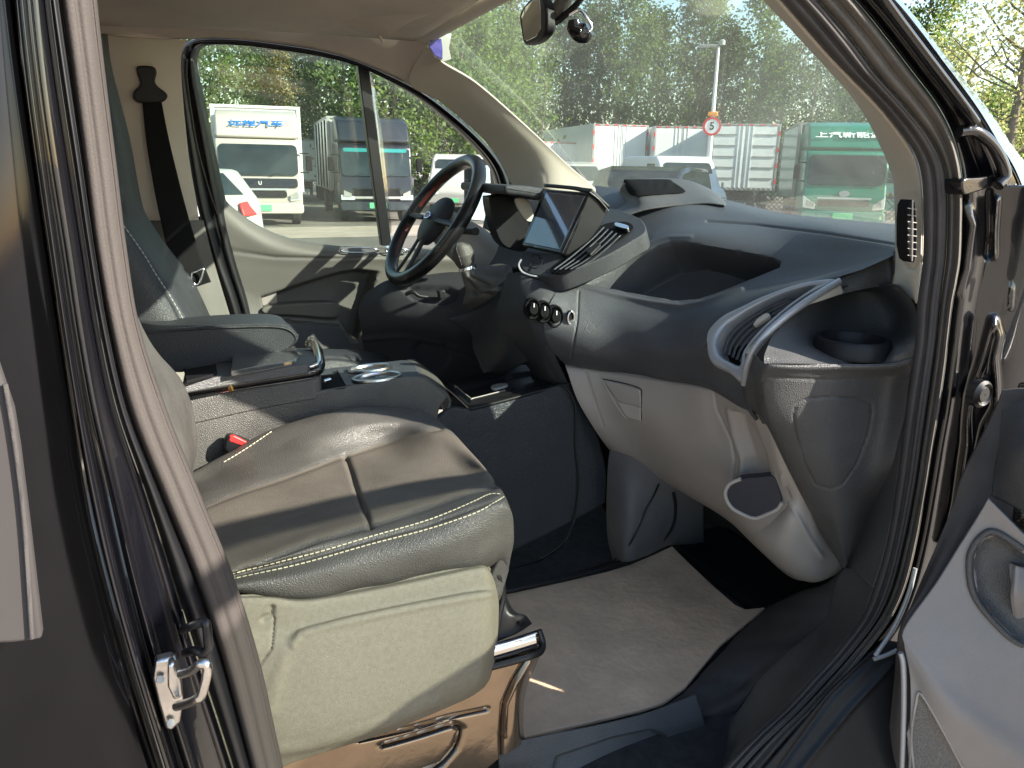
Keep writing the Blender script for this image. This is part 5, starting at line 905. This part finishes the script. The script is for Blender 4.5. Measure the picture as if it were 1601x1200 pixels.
def rquad(cx, cz, w_, h_, y0, y1, r=.08, n=4, taper=1.0):
    """rounded rectangle in X,Z; y runs y0 at the foot to y1 at the top"""
    pts = []
    for sx, sz, a0 in ((1, -1, -90), (1, 1, 0), (-1, 1, 90), (-1, -1, 180)):
        for k in range(n+1):
            a = R(a0+90*k/n); x = sx*(w_/2-r)+r*math.cos(a); z = sz*(h_/2-r)+r*math.sin(a)
            f = (z+h_/2)/h_; pts.append((cx+x*(1-(1-taper)*f), y0+(y1-y0)*f, cz+z))
    return pts
def box_truck(px, D, rz, label, cabm, boxm, fairm, words=None, wm=None, group='box trucks facing the van across the lot', L=4.6, dark=False, band=None, fw_=2.2, bh=2.82, boxedge='grey'):
    t = thing('box_truck', label, 'truck', at(px, D), R(rz), group)
    prism('cab', [(0.02, .42), (-.03, .62), (0, .98), (.06, 1.16), (.22, 2.0), (.36, 2.12), (1.65, 2.14), (1.65, .5), (.9, .42)], -1.0, 1.0, cabm, t, 'X', .05)
    prism('roof_fairing', [(.26, 2.12), (.30, 2.22), (.62, 2.68), (.95, 2.80), (1.66, 2.80), (1.66, 2.12)], -.98, .98, fairm, t, 'X', .06)
    w_ = boxes('cargo_box', [((-fw_/2, 1.74, .80), (fw_/2, 1.74+L, bh))], boxm, t, .02, local=True)
    boxes('box_frame', [((-fw_/2-.02, 1.70, .78), (-fw_/2+.07, 1.76, bh+.02)), ((fw_/2-.07, 1.70, .78), (fw_/2+.02, 1.76, bh+.02)), ((-fw_/2+.07, 1.70, bh-.05), (fw_/2-.07, 1.76, bh+.02)), ((-fw_/2-.02, 1.76, bh-.04), (-fw_/2+.04, 1.74+L, bh+.02)), ((-fw_/2-.02, 1.70+L, .78), (-fw_/2+.04, 1.78+L, bh-.04))], M[boxedge], w_, .008, local=True)
    ws = quad('windscreen', rquad(0, 1.60, 1.86, .74, .045, .205, .12), M['tglass'], t, .012)
    if band: quad('sun_strip', rquad(0, 1.905, 1.72, .10, .168, .190, .04), M['tealglass'], ws, .012)
    for s in (-1, 1): tube('wiper', [W(*(s*.45-.2, .03, 1.22)), W(s*.45+.1, .06, 1.30), W(s*.45+.35, .075, 1.34)], .012, M['black'], ws, raw=True, n=8)
    for o in ws.children:
        if o.name.startswith('wiper'): o.data.transform(Matrix.Translation(Vector(org(t))))
    if dark is None: pass
    quad('grille', rquad(0, .78, 1.25, .16, -.035, -.02, .05), M['dark'] if not dark else M['black'], t, .02)
    quad('bumper', rquad(0, .44, 2.02, .26, -.09, -.06, .08), cabm, t, .06)
    for s in (-1, 1):
        h = quad('headlight', ([(s*.98, -.05, .60), (s*.62, -.07, .60), (s*.62, -.065, .70), (s*.98, -.03, .74)] if dark else [(s*.98, -.04, .66), (s*.70, -.06, .62), (s*.68, -.055, .74), (s*.84, -.04, .84), (s*.99, -.0, .96)])[::(1 if s < 0 else -1)], M['lamp'], t, .02)
        quad('lamp_bezel', [(s*.92, -.068, .69), (s*.70, -.075, .67), (s*.70, -.072, .77), (s*.90, -.06, .86)][::(1 if s < 0 else -1)], M['grey'], h, .012)
        mrr = boxes('mirror', [((s*1.20-.08, .05, 1.35), (s*1.20+.08, .16, 1.72))], M['black'], t, .03, local=True)
        boxes('mirror_arm', [((min(s*.98, s*1.2), .10, 1.76), (max(s*.98, s*1.2), .14, 1.79)), ((min(s*.98, s*1.2), .10, 1.30), (max(s*.98, s*1.2), .14, 1.33))], M['black'], mrr, local=True)
        wheel(t, s*.84, .75, s=s); wheel(t, s*.84, 1.74+L-1.1, s=s)
    lip = quad('chrome_strip', rquad(0, .90, 1.3, .05, -.05, -.045, .02), M['silver'] if not dark else M['dark'], t, .02)
    quad('licence_plate', rquad(0, .46, .48, .15, -.155, -.155, .02), M['plateg'], t, .01)
    boxes('chassis', [((-.4, .6, .45), (.4, 1.7+L, .72)), ((-1.0, 2.3, .45), (-.55, 3.4, .75)), ((.55, 2.3, .45), (1.0, 3.4, .75))], M['black'], t, .02, local=True)
    if words: text('lettering', words, .30, (0, .43, 2.47), t, wm, sx=1.1).rotation_euler = (R(90-54), 0, 0)
    return t
# green truck
t = box_truck(1318, 22, -38, 'green box truck with white lettering over its cab seen through the windscreen', M['green'], M['green'], M['green'], '上汽新能源', M['wtext'])
quad('badge', [(.13*math.cos(a), -.02+.0, 1.02+.075*math.sin(a)) for a in np.linspace(0, 2*math.pi, 16, endpoint=False)], M['silver'], t, -.03)
# cream truck
t = box_truck(398, 20.6, -7, 'cream box truck with blue lettering over its cab, left in the driver window', M['cream'], M['boxwhite'], M['cream'], '远程汽车', M['bluetext'], bh=2.95, boxedge='boxwhite')
quad('black_mask', rquad(0, 1.05, 1.8, .22, -.02, .03, .06), M['gloss'], t, .02)
text('badge', 'U', .12, (0, -.03, 1.05), t, M['wtext'])
# black truck
t = box_truck(582, 22, -6, 'black box truck with slate wind deflector behind the window divider', M['blackpaint'], M['boxwhite'], M['slate'], None, None, dark=True, band=True)
quad('light_bar', rquad(0, .66, 1.7, .07, -.05, -.04, .03), M['grey'], t, .03)
boxes('box_lock', [((-1.14, 2.3+q*1.0, .85), (-1.10, 2.34+q*1.0, 2.75)) for q in range(4)], M['black'], t, local=True)

def trailer(px, D, rz, label, wd, h0, h1, L, red=True, bars=False, name='box_trailer'):
    t = thing(name, label, 'trailer', at(px, D), R(rz), 'white boxes parked in front of the trees')
    boxes('box_body', [((-wd/2, 0, h0), (wd/2, L, h1))], M['boxwhite'], t, .02, local=True)
    f = .07
    fr = boxes('door_frame', [((-wd/2-.01, -.04, h0), (-wd/2+f, 0.0, h1)), ((wd/2-f, -.04, h0), (wd/2+.01, 0.0, h1)), ((-wd/2+f, -.04, h1-f), (wd/2-f, 0.0, h1)), ((-wd/2+f, -.04, h0), (wd/2-f, 0, h0+f))], M['grey'], t, .01, local=True)
    for s in (-1, 1):
        d = boxes('door', [((min(s*.02, s*(wd/2-f-.01)), -.03, h0+f+.01), (max(s*.02, s*(wd/2-f-.01)), -.002, h1-f-.01))], M['boxwhite'], t, .01, local=True)
        boxes('lock_rod', [((s*.10-.012, -.05, h0+f), (s*.10+.012, -.031, h1-f)), ((s*.24-.012, -.05, h0+f), (s*.24+.012, -.031, h1-f))], M['boxwhite'], d, local=True)
        if bars: boxes('door_rib', [((min(s*.30, s*(wd/2-.12)), -.055, z), (max(s*.30, s*(wd/2-.12)), -.031, z+.05)) for z in np.linspace(h0+.4, h1-.4, 5)], M['grey'], d, local=True)
    if red:
        rd = [((-wd/2-.015, -.05, z), (-wd/2+.05, -.041, z+.16)) for z in np.linspace(h0+.25, h1-.4, 4)]+[((wd/2-.05, -.05, z), (wd/2+.015, -.041, z+.16)) for z in np.linspace(h0+.25, h1-.4, 4)]+[((x, -.05, h1-.055), (x+.16, -.041, h1-.015)) for x in np.linspace(-wd/2+.1, wd/2-.3, 6)]
        boxes('red_reflector', rd, M['red'], t, local=True)
    for s in (-1, 1):
        wheel(t, s*(wd/2-.2), 1.4, .42, .25, s); wheel(t, s*(wd/2-.2), L-1.2, .42, .25, s)
    boxes('chassis', [((-.45, 0.1, .5), (.45, L, h0-.01))], M['black'], t, local=True)
    return t
trailer(961, 32, -10, 'white box trailer with red and white edge strips and its long side showing', 2.3, .95, 3.2, 7)
trailer(1055, 32, -24, 'middle white box trailer with red and white edge strips behind the white van', 2.15, .95, 3.15, 6)
trailer(1154, 30, -34, 'white container with ribbed doors right of the speed limit pole', 2.35, .85, 3.15, 6, bars=True, name='container')
trailer(862, 33, 4, 'low white box truck body beside the driver side windscreen pillar', 2.2, .9, 2.55, 6)
trailer(672, 40, -20, 'white box body behind the black truck, nearest to its cab', 2.3, .9, 2.8, 6, red=False)
trailer(712, 44, -25, 'white box body seen just above the steering wheel', 2.3, .9, 2.8, 6, red=False)
trailer(462, 34, -8, 'white box body in the gap between cream and black trucks', 2.2, .8, 2.5, 5, red=False)

def road_car(px, D, rz, label, m, prof, wd, glassq, name='parked_car', side=None, cat='car', lamps=True, group='cars and vans parked in the lot', rear=False):
    t = thing(name, label, cat, at(px, D), R(rz), group)
    b = prism('body', prof, -wd/2, wd/2, m, t, 'X', .07)
    quad('windscreen', glassq, M['tglass'], t, .012)
    for s in (-1, 1):
        if side: quad('side_window', [(s*(wd/2+.002), y, z) for y, z in side][::(1 if s < 0 else -1)], M['tglass'], t, .008)
        if lamps: quad('tail_light' if rear else 'headlight', [(s*(wd/2-.02), -.0, .62), (s*(wd/2-.42), -.02, .62), (s*(wd/2-.40), .0, .76), (s*(wd/2-.02), .05, .82)][::(1 if s < 0 else -1)], M['red'] if rear else M['lamp'], t, .02)
        L = max(p[0] for p in prof)
        wheel(t, s*(wd/2-.1), .85, .33, .2, s); wheel(t, s*(wd/2-.1), L-.85, .33, .2, s)
        boxes('wing_mirror', [((s*(wd/2+.09)-.09, 1.25, .98), (s*(wd/2+.09)+.09, 1.38, 1.14))], m, t, .03, local=True)
    quad('licence_plate', rquad(0, .45, .46, .13, -.06, -.06, .02), M['plateg'], t, .01)
    return t
vanp = [(0, .3), (-.03, .7), (.12, .95), (.55, 1.12), (1.15, 1.78), (1.4, 1.92), (4.3, 1.92), (4.5, 1.7), (4.5, .3)]
wsv = rquad(0, 1.46, 1.46, .56, .70, 1.10, .1)
t = road_car(1090, 23, -14, 'white panel van facing the lot in front of the boxes and the container', M['boxwhite'], vanp, 1.75, [(x, y-.03, z) for x, y, z in wsv], 'panel_van', [(1.25, 1.2), (1.35, 1.7), (2.0, 1.7), (2.0, 1.2)], 'van')
carp = [(0, .3), (-.04, .6), (.05, .78), (.95, .98), (1.75, 1.42), (2.2, 1.50), (3.6, 1.46), (4.3, 1.1), (4.5, 1.0), (4.55, .35)]
wsc = [(-.72, 1.03, 1.02), (.72, 1.03, 1.02), (.60, 1.68, 1.38), (-.60, 1.68, 1.38)]
suvp = [(0, .3), (-.04, .6), (.05, .85), (.9, 1.05), (1.5, 1.52), (2.2, 1.60), (4.0, 1.56), (4.5, 1.15), (4.6, .4)]
wss = [(-.74, .93, 1.09), (.74, .93, 1.09), (.62, 1.42, 1.47), (-.62, 1.42, 1.47)]
sd = [(1.3, 1.05), (1.75, 1.38), (3.6, 1.36), (4.1, 1.05)]
road_car(958, 15.5, -50, 'dark grey minivan parked close beyond the bonnet', M['blackpaint'], suvp, 1.85, wss, 'parked_car', sd)
road_car(915, 23, -14, 'white car showing its roof behind the dark minivan', M['white'], [(a, b*1.08) for a, b in suvp], 1.8, [(a, b, c*1.08) for a, b, c in wss], 'parked_car', [(a, b*1.08) for a, b in sd])
rp = np.array(at(300, 10.2)); t = road_car(300, 10.2, 0, 'white hatchback with red tail light in front of the cream truck', M['white'], suvp, 1.8, wss, 'parked_car', sd, lamps=False)
t.rotation_euler.z = R(205); t.location = (rp[0]-4.6*.4226, rp[1]+4.6*.906, 0); ORG[t.name] = np.zeros(3)
quad('rear_window', [(-.62, 4.08, 1.50), (.62, 4.08, 1.50), (.70, 4.40, 1.22), (-.70, 4.40, 1.22)], M['tglass'], t, .02)
t.scale = (1, 1, .93)
for s in (-1, 1): quad('tail_light', [(s*.90, 4.46, .95), (s*.55, 4.60, .95), (s*.55, 4.52, 1.12), (s*.88, 4.38, 1.16)][::(1 if s > 0 else -1)], M['red'], t, .03)
road_car(700, 26, -30, 'pale parked van half hidden by the steering wheel', M['white'], vanp, 1.75, [(x, y-.03, z) for x, y, z in wsv], 'panel_van', [(1.25, 1.2), (1.35, 1.7), (2.0, 1.7), (2.0, 1.2)], 'van')
box_truck(1207, 42, -40, 'small green truck far behind the ribbed container', M['green'], M['boxwhite'], M['greenlight'], L=4)
t = box_truck(1412, 30, -50, 'pale truck behind the green truck, mostly hidden by the pillar', M['greenlight'], M['boxwhite'], M['boxwhite'], L=4)

def lamp_post(px, D, h, label, sign_z=None, flip=1):
    t = thing('lamp_post', label, 'lamp post', at(px, D), -AZ(px))
    lathe('pole', [(0, .09), (.4, .085), (h, .045)], M['boxwhite'], t, (0, 0, 0), 'Z', 12)
    boxes('lamp_head', [((-.62*flip if flip > 0 else 0, -.08, h-.02), (0 if flip > 0 else .62, .08, h+.06))], M['grey'], t, .02, local=True)
    lathe('camera_dome', [(0, .10), (.12, .10), (.16, .05)], M['white'], t, (.10, 0, h+.04), 'Z', 12)
    if sign_z:
        n = 32
        s = quad('speed_sign', [(.29*math.cos(a), -.10, sign_z+.29*math.sin(a)) for a in np.linspace(0, 2*math.pi, n, endpoint=False)], M['wtext'], t, .02)
        V, F = [], []
        for r_ in (.29, .22):
            for y in (-.13, -.112): V += [(r_*math.cos(a), y, sign_z+r_*math.sin(a)) for a in np.linspace(0, 2*math.pi, n, endpoint=False)]
        for i in range(n):
            j = (i+1) % n; F += [(i, j, 2*n+j, 2*n+i), (i, n+i, n+j, j), (2*n+i, 2*n+j, 3*n+j, 3*n+i)]
        mk('red_ring', V, F, M['red'], s, local=True, ang=30)
        text('number', '5', .33, (0, -.125, sign_z), s, M['black'], ext=.006)
        boxes('amber_beacon', [((-.16, -.10, sign_z+.31), (.16, .08, sign_z+.45))], M['amber'], t, .03, local=True)
    return t
lamp_post(1101, 27, 5.3, 'white lamp post carrying the round speed limit sign, in the windscreen', 2.9)
lamp_post(1592, 27, 4.6, 'pale post with a round speed limit sign right of the pillar', 2.35)
# lattice fence in front of the trees
def fence(x0, x1, D, label):
    a, b = np.array(at(x0, D)), np.array(at(x1, D)); L = np.linalg.norm(b-a); d = b-a
    t = thing('lattice_fence', label, 'fence', tuple(a), math.atan2(d[1], d[0]))
    V, F = [], []
    n = int(L/.16)
    for s in (0, 1):
        for i in range(n):
            x = i*.16; q = .9 if s else -.9
            u0, u1 = (x, min(L, x+.9)) if s == 0 else (x, min(L, x+.9))
            z0, z1 = (.1, 1.0) if s == 0 else (1.0, .1)
            k = len(V); V += [(u0, s*.02, z0), (u0+.03, s*.02, z0), (u1+.03, s*.02, z1), (u1, s*.02, z1), (u0, s*.02+.015, z0), (u0+.03, s*.02+.015, z0), (u1+.03, s*.02+.015, z1), (u1, s*.02+.015, z1)]
            F += [tuple(k+i_ for i_ in f) for f in ((0, 1, 2, 3), (7, 6, 5, 4), (0, 4, 5, 1), (3, 2, 6, 7), (0, 3, 7, 4), (1, 5, 6, 2))]
    mk('lattice', V, F, M['tyre'], t, local=True, smooth=False)
    for i in range(int(L/2.4)+1): boxes('post', [((i*2.4-.04, -.03, 0), (i*2.4+.04, .05, 1.15))], M['white'], t, local=True)
fence(1125, 1270, 28, 'black lattice fence between the container and the green truck')
fence(1370, 1480, 27, 'black lattice fence right of the green truck')
# kerb
a, b = np.array(at(1100, 19.5)), np.array(at(1640, 17.5)); d = (b-a)/np.linalg.norm(b-a); nn = np.array([-d[1], d[0], 0])
V = [a, b, b+nn*.25, a+nn*.25]; V = V+[v+np.array([0, 0, .14]) for v in V]
stru(mk('kerb', V, [(0, 3, 2, 1), (4, 5, 6, 7), (0, 1, 5, 4), (1, 2, 6, 5), (2, 3, 7, 6), (3, 0, 4, 7)], M['rubber'], smooth=False))

# trees
def crown_mesh(seed, h, r, n, m, shape='poplar', leaf=.15, base=1.6):
    g = np.random.default_rng(seed); V, F = [], []
    cl = []
    nc = int(n/55)
    for _ in range(nc):
        f = g.random()**.8; z = base+(h-base)*f
        rad = r*((1-f)**.55*(.55+.45*math.sin(min(f*6, 1.57)))+.08) if shape == 'poplar' else r*math.sqrt(max(.05, 1-(2*f-1)**2))
        a = g.random()*6.283; q = rad*math.sqrt(g.random())*(.65+.5*g.random())
        cl.append((q*math.cos(a), q*math.sin(a), z, .28+.45*g.random()))
    for cx, cy, cz, cr_ in cl:
        k = int(55*(.5+g.random()))
        p = g.normal(size=(k, 3))*cr_*np.array([.55, .55, .8])+np.array([cx, cy, cz])
        u = g.normal(size=(k, 3)); u /= np.linalg.norm(u, axis=1)[:, None]; v = np.cross(u, g.normal(size=(k, 3))); v /= np.linalg.norm(v, axis=1)[:, None]
        s = leaf*(.6+.8*g.random(k))[:, None]
        b0 = len(V); q = np.stack([p-u*s*.5, p+v*s*.32, p+u*s*.5, p-v*s*.32], 1).reshape(-1, 3)
        V.extend(q.tolist()); F.extend([(b0+4*i, b0+4*i+1, b0+4*i+2, b0+4*i+3) for i in range(k)])
    me = bpy.data.meshes.new('crown'); me.from_pydata(V, [], F); me.materials.append(m); return me
def trunk_mesh(seed, h, r, shape='poplar'):
    g = np.random.default_rng(seed); V, F = [], []
    def limb(pts, r0, r1, k=6):
        b0 = len(V); n = len(pts)
        for i, p in enumerate(pts):
            q = r0+(r1-r0)*i/(n-1)
            for j in range(k): V.append((p[0]+q*math.cos(6.283*j/k), p[1]+q*math.sin(6.283*j/k), p[2]))
        for i in range(n-1):
            for j in range(k): F.append((b0+i*k+j, b0+i*k+(j+1) % k, b0+(i+1)*k+(j+1) % k, b0+(i+1)*k+j))
    x, y = 0, 0; pts = []
    for i in range(9): pts.append((x, y, h*.92*i/8)); x += g.normal()*.10; y += g.normal()*.10
    limb(pts, .15, .03)
    for i in range(16):
        f = .18+.7*g.random(); z = h*f; a = g.random()*6.283; l = r*(1.1-f)*(.7+.6*g.random())+.3; up_ = l*(1.3 if shape == 'poplar' else .7)
        j = min(8, int(f/.92*8)); ox, oy = pts[j][0], pts[j][1]
        limb([(ox, oy, z), (ox+l*.5*math.cos(a), oy+l*.5*math.sin(a), z+up_*.35), (ox+l*math.cos(a), oy+l*math.sin(a), z+up_)], .05, .012, 5)
    me = bpy.data.meshes.new('trunk'); me.from_pydata(V, [], F); me.materials.append(M['bark'])
    for p in me.polygons: p.use_smooth = True
    return me
kinds = [('poplar', 11.5, 2.1, 6500, 'leaf1'), ('poplar', 10.5, 2.4, 6500, 'leaf2'), ('poplar', 12.5, 1.9, 5600, 'leaf2'), ('round', 9.5, 2.6, 6500, 'leaf1'), ('poplar', 11.0, 1.5, 6500, 'leaf4'), ('round', 7.5, 2.6, 9000, 'leaf5'), ('round', 6.2, 2.3, 5500, 'leaf3')]
TM = [(crown_mesh(i+3, k[1], k[2], k[3], M[k[4]], k[0], .18 if k[4] != 'leaf3' else .085, base=1.3 if i < 5 else 1.0), trunk_mesh(i+30, k[1], k[2], k[0])) for i, k in enumerate(kinds)]
LB = ['mid green poplar', 'dark green poplar', 'tall dark poplar', 'rounded mid green tree', 'thin ochre poplar', 'bright green bushy tree', 'sparse yellow green tree']
def tree(k, px, D, s, rz, where):
    t = thing('tree', LB[k]+' '+where, 'tree', at(px, D), rz, 'trees behind the lot')
    for nm, me in (('crown', TM[k][0]), ('trunk', TM[k][1])):
        o = bpy.data.objects.new(nm, me); C.objects.link(o); o.parent = t
    t.scale = (s, s, s*(.95+.1*random.random()))
left = [(0, 318, 30, .92), (3, 352, 33, .80), (4, 402, 36, .74), (4, 430, 38, .72), (1, 452, 40, .66), (2, 478, 41, .62), (0, 500, 40, .68), (1, 528, 34, .86), (3, 560, 33, .95), (5, 610, 31, 1.0), (5, 660, 33, .95), (5, 712, 32, .98), (5, 762, 35, 1.05)]
wl = ['at the left end of the driver window', 'above the cream truck box, left half', 'behind the right end of the cream truck', 'just right of the cream truck box', 'left in the gap between the two trucks', 'centre of the gap between the two trucks', 'right in the gap between the two trucks', 'above the left side of the black truck', 'left of the window divider above the black truck', 'right of the window divider', 'in the small front window over the black truck', 'in the small front window above the steering wheel', 'at the front tip of the small window']
for (k, px, D, s), wh in zip(left, wl): tree(k, px, D, s, random.random()*6, wh)
wt = ['at the driver side edge of the windscreen', 'left of the rear view mirror in the windscreen', 'below the rear view mirror', 'right of the rear view mirror', 'above the trailer with the long side', 'above the middle trailer', 'left of the lamp post', 'behind the lamp post', 'right of the lamp post', 'above the ribbed container', 'between container and green truck', 'above the left edge of the green truck', 'above the green truck', 'touching the near windscreen pillar', 'behind the near windscreen pillar']
xs = [735, 785, 830, 878, 925, 972, 1020, 1066, 1112, 1160, 1208, 1258, 1312, 1370, 1430]
for i, (px, wh) in enumerate(zip(xs, wt)):
    k = [1, 4, 0, 1, 2, 0, 3, 0, 1, 0, 3, 1, 0, 3, 0][i]
    tree(k, px+random.uniform(-8, 8), 40+random.uniform(-2, 3), (.84 if k != 4 else .95)+random.uniform(-.06, .08), random.random()*6, 'in front row '+wh)
xb = [690, 740, 800, 855, 905, 950, 1000, 1045, 1092, 1140, 1188, 1240, 1300, 1350]
wb = ['far left', 'second from the left', 'third from the left', 'behind the mirror bracket', 'above the long trailer', 'between the first two trailers', 'above the middle trailer', 'left of the lamp', 'at the lamp', 'right of the lamp', 'above the container end', 'left of the green truck', 'behind the green truck', 'at the right end']
for i, (px, wh) in list(enumerate(zip(xb, wb)))[::2]:
    k = [2, 0, 1, 3, 1, 2, 1, 2, 0, 2, 1, 2, 1, 3][i]
    tree(k, px, 48+random.uniform(-2, 3), .9+random.uniform(-.1, .1), random.random()*6, 'in back row '+wh)
for (x, y), s, k, wh in [((-9, -24), .6, 3, 'behind the camera on the left'), ((-4, -27), .6, 0, 'behind the camera, centre'), ((-15, -22), .62, 3, 'behind the camera far left')]:
    t_ = thing('tree', LB[k]+' '+wh+', mirrored in the paint', 'tree', (x, y, 0), 1.0, 'trees behind the lot')
    for nm, me in (('crown', TM[k][0]), ('trunk', TM[k][1])):
        o = bpy.data.objects.new(nm, me); C.objects.link(o); o.parent = t_
    t_.scale = (s, s, s)
for px, D, s, k, wh in [(1478, 19, .72, 6, 'at the left of the sky beside the pillar'), (1560, 17, .88, 6, 'tallest beside the pillar'), (1640, 18, .85, 6, 'at the right edge beside the post'), (1530, 26, .50, 5, 'low behind the sparse trees'), (1610, 27, .50, 5, 'low behind the right sign post')]:
    tree(k, px, D, s, random.random()*6, wh)
